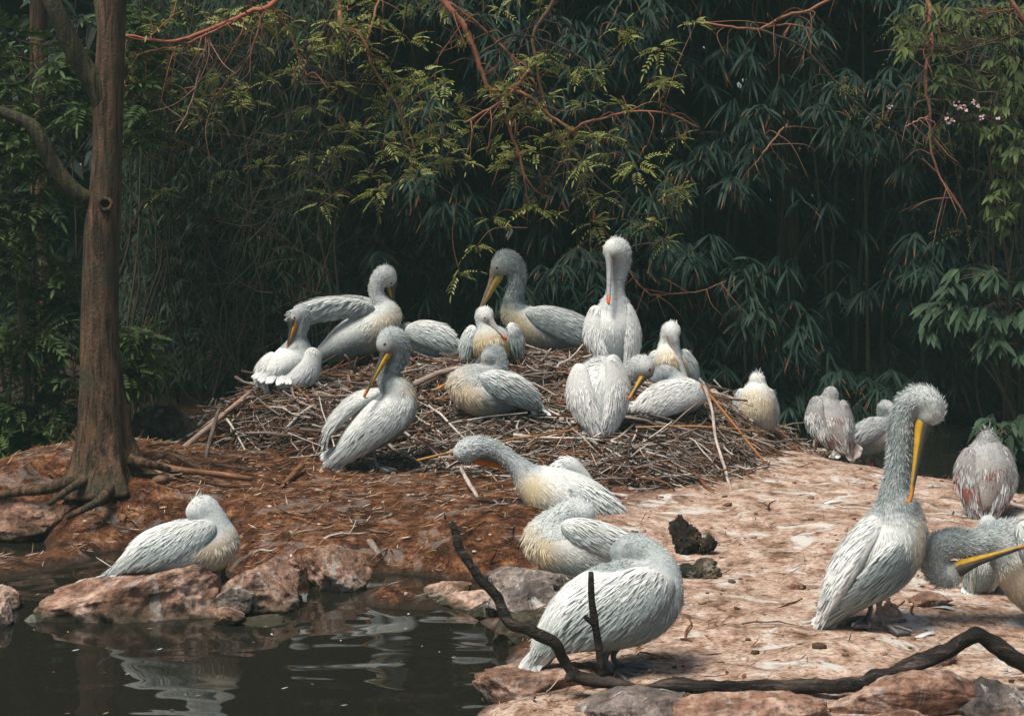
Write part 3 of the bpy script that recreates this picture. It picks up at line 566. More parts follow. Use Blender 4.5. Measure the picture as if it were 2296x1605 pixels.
    if fa.sum() > 0:
        n = int(min(6500, fa.sum() / (.02 ** 2 * S_ ** 2) * 9)); p, nn, vi = sample(V, Q, N, fa, n, r); ss = s[vi]; i = np.clip(ss.astype(int), 0, K); D = T[i] * .8 + nn * (.30 + .35 * r.random((n, 1))) * fluff + r.normal(0, .16, (n, 3))
        if bill: keep = np.linalg.norm(p - bb, axis=1) > hr * 1.12; p, nn, ss, D = p[keep], nn[keep], ss[keep], D[keep]; n = len(p)
        c = colour(p, nn, ss) * r.uniform(.75, 1.1, (n, 1)); V2, q2, c2 = blades(p - nn * .004, D, nn + r.normal(0, .6, (n, 3)), .027 * S_ * r.uniform(.4, 1.3, n) * (.6 + .4 * fluff), .0042 * S_, c * .8, np.where(r.random((n, 1)) < .3, np.minimum(c * 1.2 + .32, .84), np.minimum(c * 1.1 + .02, .84)), 0, -.1, HAIR); mk('neck_down', V2, [q2], M_FEATHER, root, col=c2, off=o0, kind='stuff')
    if crest:
        n = 46; up_ = np.array([0, 0, 1.]); c0 = hp + up_ * hr * .55 + T[0] * hr * .35; D = unit(up_ * .8 + T[0] * .5 + r.normal(0, .42, (n, 3))); V2, q2, c2 = blades(c0 + r.normal(0, .3, (n, 3)) * hr, D, r.normal(size=(n, 3)), crest * sc * r.uniform(.5, 1.1, n), .009 * S_, np.array(pal['crown']), np.minimum(np.array(pal['crown']) * 1.15, .86), 0, .2); mk('crest', V2, [q2], M_FEATHER, root, col=c2, off=o0)
    # bill: upper mandible with nail, pouch under it
    if bill:
        ax = bt - bb; L = np.linalg.norm(ax); ax = ax / L
        dv = sv(dn) if dn is not None else np.array([0, 0, -1.]) ; dv = unit(dv - ax * (dv @ ax)); sd_ = np.cross(ax, dv); bwid = bw * 1.2 * sc
        def loft(prof):
            rows = []; cl = []
            for t, wx, u0, u1, cc in prof:
                a = np.linspace(0, 2 * math.pi, 14, endpoint=False); y = np.sin(a); rows.append(bb + ax * L * t + np.outer(np.cos(a), sd_) * wx + np.outer(np.where(y > 0, y * u1, y * u0), dv)); cl.append(np.array(cc) if np.ndim(cc) == 2 else np.tile(cc, (14, 1)))
            v = np.array(rows).reshape(-1, 3); m = len(prof); i = np.arange(m - 1)[:, None]; j = np.arange(14)[None]; q = np.stack([i * 14 + j, i * 14 + (j + 1) % 14, (i + 1) * 14 + (j + 1) % 14, (i + 1) * 14 + j], -1).reshape(-1, 4); return v, q, np.vstack(cl)
        ca, ce, cn = (np.array(bcol[k]) for k in ('up', 'edge', 'nail')); mask = np.abs(np.cos(np.linspace(0, 2 * math.pi, 14, endpoint=False)))[:, None] > .85
        up_prof = [(t, bwid * wv, bwid * hv * 1.35, bwid * .25, np.where(mask, ca * .75 + ce * .25, ca) if t < .9 else np.tile(cn, (14, 1))) for t, wv, hv in ((-.08, 1.3, 1.5), (0, 1.4, 1.55), (.07, 1.25, 1.3), (.16, 1.05, .95), (.3, .88, .68), (.55, .74, .48), (.78, .70, .38), (.9, .74, .36), (.96, .6, .34), (1., .22, .26))]
        ub = Bag(); ub.add(*[x for x in loft(up_prof)][:2], c=loft(up_prof)[2]); hook = catmull([bt - ax * .03 * S_, bt + dv * bwid * .3, bt + dv * bwid * 1.1 - ax * bwid * .3], 3); ub.add(*tube(hook, np.linspace(bwid * .35, bwid * .12, len(hook)), 6), c=cn)
        ubo = ub.build('upper_bill', M_BILL, root, off=o0)
        pd = pouch * .72 * sc; cp = np.array(bcol['pouch']); pp = [(-.05, 1.1, .7), (.02, 1.2, 1.), (.08, 1.1, 1.08), (.18, 1., .92), (.32, .9, .70), (.5, .75, .46), (.7, .66, .26), (.86, .6, .14), (.97, .4, .06)]
        v, q, cl = loft([(t, bwid * wv, -bwid * .12, bwid * .25 + pd * hv, cp * (1 - .35 * t) + ce * .35 * t) for t, wv, hv in pp]); cl = cl * (1 + .18 * fbm(v * 60, 2, 3))[:, None]; mk('pouch', v, [q], M_BILL, root, col=cl, off=o0)
        if eye:
            for sgn in (-1, 1):
                e = hp + (bb - hp) * .38 - dv * hr * .22 + sd_ * sgn * hr * .80; v, f = ico(2); er = hr * .21
                rim = mk('eye', v * er + e, [f], M_EYE, root, col=np.tile((.32, .10, .05), (len(v), 1)), off=o0); mk('pupil', v * er * .62 + e + sd_ * sgn * er * .55, [f], M_EYE, rim, col=np.tile((.008, .008, .008), (len(v), 1)), off=o0)
    # wings
    for wi, (pts, nv, flat, *wcx) in enumerate(wings):
        flat = min(.52, flat * 1.3); raw = np.array([[*PT(p), p[3] * sc] for p in pts]); cm = catmull(raw, 4); Pw, Rw = cm[:, :3], np.maximum(cm[:, 3], 3 * sc); nv = sv(nv); dr = sv(drape) * np.linalg.norm(drape)
        Vw, Qw = chain_mesh(Pw, Rw, max(.009, .011 * S_), .02 * S_, flat=(nv, flat)); Nw, Aw = vnormals(Vw, Qw); sw = nearest_s(Vw, Pw); Tw = unit(np.gradient(Pw, axis=0)); Kw = len(Pw) - 1
        wc, tc, bk = np.array(wcx[0] if wcx else pal['wing']), np.array(pal['tip']), np.array(pal['back'])
        def wcol(p, nn, s): u = np.clip(nn[:, 2:] * 1.9 - .35, 0, 1); v = (s / Kw)[:, None]; c = wc * (1 - u) + bk * u; c = c * (1 - .35 * v) + tc * .35 * v; return c * (1 + .25 * fbm(p * 14, 3, seed + 4)[:, None])  # wing whitened where it faces up: part plumage, part painted top light
        wo = mk('wing', Vw, [Qw], M_BODY, root, col=wcol(Vw, Nw, sw) * .7, off=o0)
        out = np.clip(Nw @ nv + .25, 0, 1); fa = Aw * out[Qw[:, 0]]; n = int(min(5500, fa.sum() / (.13 * .010 * S_ ** 2) * 6)); p, nn, vi = sample(Vw, Qw, Nw, fa, n, r); ss = sw[vi]; i = np.clip(ss.astype(int), 0, Kw); v = ss / Kw
        D = Tw[i] + dr * (1.25 - v)[:, None] + r.normal(0, .045, (n, 3)); D = unit(D - nn * (D * nn).sum(1, keepdims=True)); c = wcol(p, nn, ss) * r.uniform(.68, 1.14, (n, 1))
        if 'mottle' in pal: c = np.where(r.random((n, 1)) < .9, np.array(pal['mottle'])[(hash3(*np.floor(p.T * 15 + r.normal(0, .25, p.T.shape)).astype(np.int64), seed) * 5.99).astype(int)], c)
        V2, q2, c2 = blades(p - nn * .005 * S_, D, nn, (wcx[2] if len(wcx) > 2 else 1.) * S_ * (.075 + .13 * v) * r.uniform(.7, 1.25, n), S_ * (.0062 + .0095 * v) * r.uniform(.7, 1.3, n), c * .70, np.minimum(c * 1.12, .86), .006 + np.abs(r.normal(0, .014, n)), -.01, (.3, .95, .9, .28)); mk('coverts', V2, [q2], M_FEATHER, wo, col=c2, off=o0, kind='stuff')
        for k in range(wcx[1] if len(wcx) > 1 else nwf):
            t = .38 + .60 * k / max(nwf - 1, 1); x = t * Kw; i = int(min(x, Kw - 1)); f = x - i; pb = Pw[i] * (1 - f) + Pw[i + 1] * f; rb = Rw[i] * (1 - f) + Rw[i + 1] * f; D = unit(Tw[i] + dr * (1.5 - 1.3 * t) + r.normal(0, .05, 3))
            pe = pb + unit(dr - nv * (dr @ nv)) * rb * .35 * (1 - t) + nv * rb * flat * .35; place('flight_feather', FEA[pal['fea'] if k % 4 else ('grey' if pal['fea'] == 'white' else 'dark')], fmat(pe - D * .05 * S_, D, nv + r.normal(0, .12, 3), S_ * r.uniform(.22, .30) * (.75 + .25 * t), S_ * .055, o0), wo)
    # tail
    if tail is not None:
        tp, spread, nvt = tail; b = Pn[-1]; D0 = PT(tp) - b; Lt = np.linalg.norm(D0) + Rn[-1]; D0 = unit(D0); nvt = sv(nvt); sdv = unit(np.cross(D0, nvt))
        for k in range(nfea):
            a = (k / (nfea - 1) - .5) * 2; D = unit(D0 + sdv * a * spread + r.normal(0, .03, 3)); place('tail_feather', FEA[pal['fea'] if k % 3 else ('white' if pal['fea'] == 'white' else 'brown')], fmat(b - D0 * Rn[-1] * .8 + sdv * a * Rn[-1] * .5 + nvt * (.006 * (1 - abs(a)) - .01), D, nvt, Lt * 1.15 * (1 - .12 * abs(a)) + .02, S_ * .06, o0), root)
    # legs and webbed feet
    for lg in legs:
        a, b = PT(lg[0]), PT(lg[1]); yaw = lg[2] if len(lg) > 2 else -1.57; fd = np.array([math.cos(yaw), math.sin(yaw), 0]); k = (a + b) / 2 - fd * .03 * S_; p = catmull([a + [0, 0, .05 * S_], a, k, b + [0, 0, .012]], 4); n = len(p)
        rr = np.interp(np.linspace(0, 1, n), [0, .3, .6, .9, 1], [.034, .022, .0145, .0135, .018]) * max(S_, .7); V2, q2, t2 = tube(p, rr, 9, .08, seed); lc = np.array(lg[3]) if len(lg) > 3 else np.array(legcol); lo = mk('leg', V2, [q2, t2], M_SKIN, root, col=np.tile(lc, (len(V2), 1)), off=o0)
        fl = .155 * max(S_, .7); sdv = np.cross((0, 0, 1.), fd); ang = (-.62, -.31, 0, .31, .62); rad = (.82, .74, 1., .74, .82); B = Bag(); rim = [b + (fd * math.cos(x) + sdv * math.sin(x)) * fl * y for x, y in zip(ang, rad)]
        slope = lambda q_: np.array([q_[0], q_[1], b[2] + .006])
        top = [b + [0, 0, .022] - fd * .012] + [slope(x) for x in rim]; bot = [x - [0, 0, .02] for x in top]; V2 = np.array(top + bot); t2 = [(0, k, k + 1) for k in range(1, 5)] + [(6, k + 7, k + 6) for k in range(1, 5)]; q2 = [(k, k + 6, k + 7, k + 1) for k in range(1, 5)] + [(0, 6, 7, 1), (5, 11, 6, 0)]; B.add(V2, q2, t2, lc * .9)
        for x in (0, 2, 4): e = rim[x]; B.add(*tube(np.array([b + [0, 0, .018], (b + e) / 2 + [0, 0, .020], slope(e) + [0, 0, .006], slope(e) + unit(e - b) * .018 - [0, 0, .004]]), np.array([.013, .011, .008, .003]) * max(S_, .7), 6), c=lc * 1.1)
        B.add(*tube(np.array([b + [0, 0, .012], b - fd * .25 * fl + [0, 0, .006]]), np.array([.009, .004]), 5), c=lc); B.build('foot', M_SKIN, lo, off=o0)
    return root, o0
NEAR = (0, -.25, -1)

# ------------------------------------------------------------------ trees and thickets
def branch(B, pts, r0, r1, col, sides=7, n=5, jit=.004, bump=.12):
    P_ = catmull([W(*p) for p in pts], n); P_[1:-1] += R.normal(size=(len(P_) - 2, 3)) * jit; s = .78 * pts[-1][2] / F; V, q, t = tube(P_, np.linspace(r0, r1, len(P_)) * s, sides, bump, len(pts)); B.add(V, q, t, np.array(col) * (1 + .22 * fbm(V * 9, 3, 5))[:, None]); return P_
# tree on the left bank (its knot hole is a near-black bump painted as hollow shade inside a raised ring)
tr = empty('bank_tree', tuple(W(235, 1068, 12)), 'smooth grey brown tree rising from spreading roots on the bank', 'tree'); o0 = np.array(tr.location)
P_ = catmull([W(*p) for p in [(240,1100,12),(236,1050,12),(232,980,12),(228,860,12),(224,740,12),(226,620,12),(230,520,12),(236,440,12),(240,340,12),(244,220,12),(248,100,12),(254,-20,12),(260,-200,12)]], 6)
rr = np.interp(np.linspace(0, 1, len(P_)), np.linspace(0, 1, 13), [104, 78, 60, 48, 42, 40, 40, 36, 33, 33, 31, 30, 28]) * 12 / F
V, q, t = tube(P_, rr, 40, .05, 4); a = np.arctan2(V[:, 1] - 12, V[:, 0] - V[:, 0].mean()); 
flare = np.clip((.95 - (V[:, 2] - o0[2])) / .95, 0, 1) ** 3; V[:, 0] += (V[:, 0] - W(236, 1050, 12)[0]) * flare * .35 * np.sin(a * 5 + 1); mk('trunk', V, [q, t], M_BARK, tr, off=o0)
for pts, r0, r1 in (([(238,470,12),(205,452,12),(180,440,11.95),(150,412,11.9),(115,360,11.85),(85,300,11.8),(50,270,11.8),(-60,230,11.8)], 24, 12), ([(240,250,12),(218,200,11.95),(180,140,11.9),(150,80,11.85),(115,0,11.8),(70,-110,11.8)], 26, 18), ([(250,120,12),(235,40,12.05),(222,-60,12.1),(215,-160,12.1)], 22, 16), ([(0,245,11.8),(-80,240,11.7)], 8, 8)):
    p = catmull([W(*x) for x in pts], 6); V, q, t = tube(p, np.linspace(r0, r1, len(p)) * 12 / F, 18, .08, 7); mk('limb', V, [q, t], M_LIMB, tr, off=o0)
kn = W(238, 458, 11.88); ta = np.linspace(0, 2 * math.pi, 14); V, q, t = tube(np.stack([kn[0] + .045 * np.cos(ta), kn[1] - .015 + 0 * ta, kn[2] + .04 * np.sin(ta)], -1), .016, 7, .3, cap=False); mk('knot_ring', V, [q], M_BARK, tr, off=o0); v, f = ico(3); mk('knot_hole_shade', v * [.040, .016, .036] + kn + [0, .0, 0], [f], M_WOOD, tr, col=np.tile((.008, .006, .005), (len(v), 1)), off=o0)
for pts, r0, r1 in (([(215,1060,12),(160,1078,11.8),(100,1096,11.7),(30,1104,11.7),(-60,1120,11.7)], 17, 7), ([(290,1030,11.9),(330,1040,11.9),(380,1052,12)], 15, 6), ([(250,1090,11.75),(225,1120,11.5),(190,1140,11.4),(150,1160,11.4)], 12, 5), ([(200,1070,11.8),(150,1100,11.6),(110,1130,11.5)], 11, 5)):
    p = catmull([W(*x) for x in pts], 5); V, q, t = tube(p, np.linspace(r0, r1, len(p)) * 12 / F, 14, .2, 9); mk('root', V, [q, t], M_BARK, tr, off=o0)

def pinnate(seed, nl=7, Lr=(.11, .19), leaf=(.046, .013), c0=(.19,.21,.05), c1=(.35,.37,.11), up=.3):
    r = np.random.default_rng(seed); P0 = []; D = []; N = []; L = []; c = []
    for k in range(nl):
        a = r.uniform(0, 2 * math.pi); dr = unit([math.cos(a), math.sin(a), r.normal(up, .45)]); l = r.uniform(*Lr); nn = unit(np.cross(dr, np.cross((0, 0, 1.), dr)) + r.normal(0, .3, 3)); sd_ = unit(np.cross(dr, nn)); m = 5
        for j in range(m):
            t = .3 + .7 * j / m; b = dr * l * t + np.array([0, 0, -.35 * l * t * t])
            for g in (-1, 1): P0.append(b); D.append(sd_ * g + dr * .7); N.append(nn); L.append(leaf[0] * r.uniform(.75, 1.2) * (1 - .25 * t))
        P0.append(dr * l + np.array([0, 0, -.35 * l])); D.append(dr - np.array([0, 0, .5])); N.append(nn); L.append(leaf[0] * 1.3)
    n = len(P0); f = r.uniform(.65, 1.1, (n, 1)); return blades(np.array(P0), np.array(D), np.array(N), np.array(L), leaf[1] * r.uniform(.8, 1.2, n), np.array(c0) * f, np.array(c1) * f, 0, -.15, OVATE, .12)
def cmesh(name, v, mat): o = mk(name, v[0], [v[1]], mat, col=v[2]); m = o.data; bpy.data.objects.remove(o); return m
YC = [cmesh('leaf_cluster_shape', pinnate(k + 1, 6 + k % 4), M_SOFTLEAF) for k in range(9)]
FC = [cmesh('feathery_cluster_shape', pinnate(k + 40, 10, (.13, .26), (.030, .006), (.17,.19,.03), (.26,.27,.06), .0), M_SOFTLEAF) for k in range(6)]
GC = [cmesh('green_cluster_shape', pinnate(k + 70, 8, (.12, .20), (.060, .019), (.035,.062,.020), (.08,.125,.038), .1), M_LEAF) for k in range(7)]
def cluster(parent, meshes, p, o0, s=1.):
    M = Matrix.Translation(Vector(p - o0)) @ Matrix.Rotation(R.uniform(0, 6.28), 4, 'Z') @ Matrix.Rotation(R.normal(0, .35), 4, 'X') @ Matrix.Diagonal((s, s, s, 1)); tag(place('leaf_cluster', meshes[R.integers(len(meshes))], M, parent), kind='stuff')
RB, DB = (.30, .125, .07), (.055, .042, .03)
def overhang(label, trunk, tr_r, branches, clusters, meshes, sc_=(.95, 1.5), depth=(13.0, 14.4), loose=0):
    dp = lambda d: d + 1.6 * min(max((17 - d) / 3, 0), 1)
    branches = [([(x, y, dp(d)) for x, y, d in pts], a, b, c) for pts, a, b, c in branches]; depth = (depth[0] + 1.6, depth[1] + 1.5)
    t0 = W(*trunk[0]); root = empty('overhanging_tree', tuple(t0), label, 'tree'); o0 = t0; P_ = catmull([W(*p) for p in trunk], 5); V, q, t = tube(P_, np.linspace(tr_r, tr_r * .7, len(P_)) * trunk[0][2] / F, 18, .1, 3); mk('trunk', V, [q, t], M_REDBARK, root, off=o0); allp = []
    for pts, r0, r1, c in branches:
        B = Bag(); p = branch(B, pts, r0, r1, c); allp.append(p)
        for k in range(2, len(p) - 1, 3):                     # side twigs
            for z in range(2):
                a = p[k]; dr = unit(R.normal(0, 1, 3) * [1, .6, .8] + [0, -.2, -.55]); l = R.uniform(.15, .55); m = a + dr * l * .5 + R.normal(0, .05, 3); e = a + dr * l + [0, 0, R.normal(-.08, .06)]; w = catmull([a, m, e], 4); B.add(*tube(w, np.linspace(.0065, .002, len(w)), 5), c=np.array(c) * R.uniform(.35, .9)); allp.append(w)
        B.build('branch', M_WOOD, root, off=o0)
    A_ = np.vstack(allp); B = Bag()
    for px, py in clusters:
        d = R.uniform(*depth); p = W(px, py, d); k = np.argmin(np.linalg.norm((A_ - p) * [1, .35, 1], axis=1)); p = W(px, py, d * .5 + A_[k, 1] * .5); a = A_[k]; m = (a + p) / 2 + R.normal(0, .05, 3) + [0, 0, .05]; w = catmull([a, m, p], 4); B.add(*tube(w, np.linspace(.006, .003, len(w)), 5), c=np.array(RB) * R.uniform(.3, .8)); cluster(root, meshes, p, o0, R.uniform(*sc_))
    for k in range(loose): cluster(root, meshes, A_[R.integers(len(A_))] + R.normal(0, .06, 3), o0, R.uniform(*sc_) * .8)
    B.build('twigs', M_WOOD, root, off=o0, kind='stuff')
MIDC = [(480,35),(505,45),(590,30),(420,120),(345,55),(380,262),(430,225),(455,272),(345,322),(395,250),(500,170),(520,208),(532,238),(572,232),(600,182),(650,60),(700,95),(740,48),(745,88),(800,55),(860,45),(822,104),(780,108),(835,148),(880,168),(900,188),(760,198),(780,298),(750,330),(700,356),(720,458),(740,440),(865,322),(880,335),(830,402),(850,432),(905,358),(925,338),(960,178),(1000,192),(1020,242),(960,312),(1000,352),(1050,366),(990,322),(1060,292),(1130,212),(1150,252),(1180,232),(1192,132),(1230,218),(1262,165),(1340,162),(1220,312),(1200,342),(1160,352),(1100,490),(1030,612),(1070,550),(1190,462),(1210,402),(1280,326),(1340,312),(1250,482),(1330,502),(1350,442),(1440,512),(1470,500),(1490,542),(1520,312),(1500,182),(560,60),(310,95),(320,270),(470,220),(1000,20),(1300,160),(1110,330),(960,240)]
top = (760,-330,16.2)
overhang('red barked tree behind the nest with drooping branches of yellow green leaves', [(655,830,17.6),(668,650,17.5),(685,480,17.4),(705,300,17.2),(735,100,16.9),(755,-150,16.5),(770,-360,16.2)], 24,
    [([top,(900,-200,14.5),(985,-40,13.6),(1002,12,13.5),(1036,52,13.5),(1058,98,13.5),(1076,152,13.5),(1096,198,13.5),(1126,248,13.5),(1142,292,13.5),(1166,352,13.5),(1176,410,13.5)], 12, 4, RB),
     ([(1002,5,13.5),(1060,46,13.6),(1112,92,13.7),(1152,132,13.7),(1178,168,13.7)], 5, 3, RB), ([(1100,205,13.5),(1150,203,13.5),(1186,216,13.5),(1222,252,13.5),(1262,278,13.5),(1292,302,13.5)], 6, 4, RB), ([(1285,296,13.5),(1312,276,13.5),(1362,262,13.5),(1422,250,13.5),(1502,256,13.5),(1566,286,13.5)], 4.5, 2, RB),
     ([top,(1000,-250,15),(1200,-120,14.2),(1245,-20,14),(1216,42,14),(1196,82,14),(1202,132,14),(1216,212,14),(1240,282,14),(1272,352,14),(1302,402,14),(1332,482,14)], 9, 2.5, (.13,.075,.045)), ([(1188,156,13.4),(1156,196,13.4),(1112,236,13.4),(1040,276,13.4)], 5.5, 3, RB), ([(1080,120,13.5),(1150,80,13.7),(1230,95,13.8),(1300,130,13.8),(1330,160,13.8)], 4, 3, DB),
     ([(1332,482,14),(1385,560,15.3),(1412,612,15.4),(1452,656,15.4),(1502,660,15.4),(1572,652,15.4),(1628,630,15.4)], 2.6, 1.5, RB), ([(1272,352,14),(1240,390,13.8),(1200,430,13.8)], 3, 1.5, (.22,.09,.06)), ([(1250,300,13.9),(1330,390,13.9),(1420,470,13.9),(1440,520,13.9)], 4, 2, DB),
     ([top,(765,-150,15),(760,-20,14),(766,56,13.8),(800,72,13.8),(822,104,13.8),(836,152,13.8),(872,204,13.8),(900,262,13.8),(910,322,13.8)], 9, 3, RB), ([(900,262,13.8),(930,350,13.8),(880,420,13.8),(835,455,13.8)], 3, 2, (.25,.15,.08)),
     ([top,(720,-150,14.6),(620,0,13.2),(562,26,13.1),(520,46,13),(422,86,12.9),(362,93,12.8),(282,80,12.7)], 10, 4, (.36,.12,.07)), ([(530,45,13),(452,82,12.9),(402,105,12.9),(352,112,12.9),(282,132,12.9)], 3.5, 2, RB), ([(470,68,13),(458,122,12.9),(442,182,12.9),(424,242,12.9),(392,305,12.9)], 4.5, 2.5, (.30,.18,.14)), ([(590,15,13.1),(562,122,13.1),(492,202,13.1),(468,262,13.1)], 4, 2, (.25,.12,.08)), ([(600,5,13.2),(640,60,13.3),(672,130,13.3),(690,180,13.3)], 4, 2, RB), ([(760,0,14),(700,120,13.8),(660,220,13.8),(640,330,13.8)], 4, 2, DB), ([(820,100,13.8),(850,0,14),(880,-60,14.2)], 4, 4, RB)],
    MIDC + [(float(x), float(y)) for x, y in zip(np.random.default_rng(5).uniform(290, 1560, 62), np.random.default_rng(6).uniform(0, 440, 62))], YC, loose=10)
overhang('thin tree at the right thicket with feathery yellow green hanging sprays', [(1764,900,19.5),(1766,500,19.4),(1768,100,19.2),(1772,-100,19),(1800,-330,18.4)], 26,
    [([(1800,-330,18.4),(1930,-90,15.5),(1832,14,14.8),(1762,36,14.8),(1702,66,14.8),(1640,60,14.8),(1560,50,14.8)], 6, 3, RB), ([(1702,66,14.8),(1792,102,14.7),(1852,162,14.6),(1892,202,14.6),(1952,262,14.6),(2042,322,14.6),(2092,384,14.6)], 4.5, 2, DB), ([(1720,62,14.8),(1772,55,14.8),(1828,68,14.8)], 3, 2, RB),
     ([(1800,-330,18.4),(1950,-200,16),(2070,-20,14.2),(2085,62,14),(2090,112,14),(2078,142,14),(2076,202,14),(2085,252,14),(2088,332,14),(2110,402,14),(2140,442,14),(2166,492,14)], 8, 2, (.33,.15,.09)), ([(2085,262,14),(2060,268,14),(2032,284,14)], 3, 2, (.4,.2,.16)), ([(1800,-330,18.4),(2050,-250,16),(2240,-60,14),(2268,0,13.8),(2300,52,13.8),(2340,120,13.8)], 8, 5, RB), ([(2090,115,14),(2130,120,14),(2180,160,14),(2215,205,14)], 3, 2, DB), ([(2088,245,14),(2150,270,14.1),(2235,260,14.1)], 3, 1.5, DB), ([(1765,280,15.8),(1745,302,15.4),(1712,342,15.2),(1690,372,15.2)], 3.5, 2, (.24,.12,.07))],
    [(2007,57),(2060,40),(2117,27),(2184,20),(2218,100),(2134,84),(2050,201),(1899,188),(1909,268),(1980,275),(2100,312),(2184,161),(2235,251),(2161,379),(2168,520),(2250,60),(2270,130),(2200,60),(2150,55),(2085,20),(2240,20),(2280,200),(2120,330),(2030,90)], FC, (.9, 1.4), (13.8, 14.6))

# bamboo
def fan_leaves(C, ax, n, r, L=(.17, .29), w=(.024, .036), green=((.030,.050,.040), (.065,.095,.070)), tips=.22):
    "n drooping leaves at every point of C"
    m = len(C); P0 = np.repeat(C, n, 0); a = np.tile(np.linspace(-1.15, 1.15, n), m) + r.normal(0, .2, m * n); A_ = np.repeat(ax, n, 0); S_ = unit(np.cross(A_, np.tile((0, 0, 1.), (m * n, 1))))
    D = A_ * (np.cos(a) * .75)[:, None] + S_ * np.sin(a)[:, None] + np.array([0, 0, -.35]) + r.normal(0, .16, (m * n, 3)); P0 = P0 + np.repeat(ax, n, 0) * r.uniform(-.08, .08, (m * n, 1)); N = np.array([0, -.4, 1.]) + r.normal(0, .45, (m * n, 3)); LL = r.uniform(*L, m * n)
    f = np.repeat(r.uniform(.55, 1.25, m), n)[:, None] * r.uniform(.75, 1.2, (m * n, 1)); c0, c1 = np.array(green[0]) * f, np.array(green[1]) * f; V, q, c = blades(P0, D, N, LL, r.uniform(*w, m * n), c0, c1, 0, 0, LANCE, r.uniform(.25, .75, m * n))
    c = c.reshape(-1, 8, 3); tp = r.random(m * n) < tips; c[tp, 6:] = np.array((.42, .15, .035)) * r.uniform(.7, 1.2, (tp.sum(), 1, 1)); return V, q, c.reshape(-1, 3)
HOLES = [(1907,690,85,110),(2240,880,70,120),(1477,287,55,35),(1640,560,40,40),(1150,500,60,50),(1480,640,50,70),(1760,120,60,40),(2050,470,60,50),(1350,560,40,50),(930,560,70,60)]
def bamboo(px0, px1, k, label='dense clump of dark bamboo with drooping orange tipped leaves behind the nests'):
    r = np.random.default_rng(100 + k); pc = (px0 + px1) / 2; b = W(pc, 900, 18.6); b[2] = float(gz(b[0], b[1])) - .05; root = empty('bamboo_clump', tuple(b), label, 'bamboo', 'bamboo clumps behind the nests')
    for j in range(6):
        px = r.uniform(px0, px1); d = r.uniform(18.2, 19.8); x = W(px, 900, d); z0 = float(gz(x[0], d)); lean = r.normal(0, .3); p = catmull([np.array([x[0], d, z0 - .1]), np.array([x[0] + lean * .3, d - .1, 2.2]), np.array([x[0] + lean, d - .5, 4.4]), np.array([x[0] + lean * 2, d - 1.5, 6.6])], 8); n = len(p)
        rad = np.linspace(.022, .008, n) * np.where(np.arange(n) % 3 == 0, 1.25, 1.); V, q, t = tube(p, rad, 8); mk('culm', V, [q, t], M_WOOD, root, col=np.tile(np.array((.07, .075, .035)) * r.uniform(.6, 1.3), (len(V), 1)), off=b)
    B = Bag(); area = (px1 - px0)
    for layer, (cnt, dd, dark) in enumerate(((int(area * .95), 0., .95), (int(area * .7), .55, .65), (int(area * .7), 1.3, .45))):  # deeper leaf layers painted darker, standing in for shade
        px = r.uniform(px0 - 12, px1 + 12, cnt); lowest = np.where(px < 760, 800, np.where(px < 1700, 840, np.where(px < 2050, 960, 930))); py = r.uniform(-60, 1, cnt) * 0 + r.uniform(-70, lowest); q0 = np.stack([px / 120, py / 95, 0 * px + 3.3], -1); lump = fbm(q0, 3, 61)
        keep = lump + r.normal(0, .10, cnt) > (-.14 if layer else -.08)
        if layer == 0:
            for hx, hy, ha, hb in HOLES: keep &= (((px - hx) / ha) ** 2 + ((py - hy) / hb) ** 2) > r.uniform(.6, 1.1, cnt)
        px, py, lump = px[keep], py[keep], lump[keep]; d = 17.3 - lump * 1.6 + dd + r.normal(0, .12, len(px)) + np.clip((py - 600) / 500, 0, 1) * .5
        C = np.stack([(px - CX) / F * d, d, CZ - (py - HY) / F * d], -1); C = C[C[:, 2] > gz(C[:, 0], C[:, 1]) + .15]; ax = unit(np.stack([r.normal(0, .55, len(C)), -1 + r.normal(0, .25, len(C)), r.normal(-.15, .3, len(C))], -1))
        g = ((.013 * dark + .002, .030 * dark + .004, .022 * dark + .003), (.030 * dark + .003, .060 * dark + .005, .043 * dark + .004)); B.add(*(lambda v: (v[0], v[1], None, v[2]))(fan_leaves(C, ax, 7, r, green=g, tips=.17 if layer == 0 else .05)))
    x = r.uniform((px0 - CX) / F * 18, (px1 - CX) / F * 18, 420); y = r.uniform(17.0, 21, 420); C = np.stack([x, y, 5.2 + (y - 17) * .45 + r.uniform(0, 1.2, 420)], -1); ax = unit(r.normal(0, 1, (420, 3)) * [1, 1, .3]); B.add(*(lambda v: (v[0], v[1], None, v[2]))(fan_leaves(C, ax, 6, r, (.25, .4), (.04, .06))))  # leaf roof above the view, added to shade the thicket below
    B.build('foliage', M_LEAF, root, off=b, kind='stuff')
ed = [560, 780, 980, 1160, 1330, 1500, 1680, 1860, 2040, 2200, 2360]
BL = ['rising out of the bare twig thicket', 'behind the pelican with a held out wing', 'behind the crumpled white pelican', 'behind the large grey pelican', 'behind the upright white pelican', 'behind the pelican with long grey bill', 'behind the cream breasted pelican', 'hanging over the ridge pelicans', 'behind the tall preening pelican', 'beside the broad leaved shrub']
for k in range(10): bamboo(ed[k], ed[k + 1], k, 'dense dark bamboo clump with drooping leaves ' + BL[k])

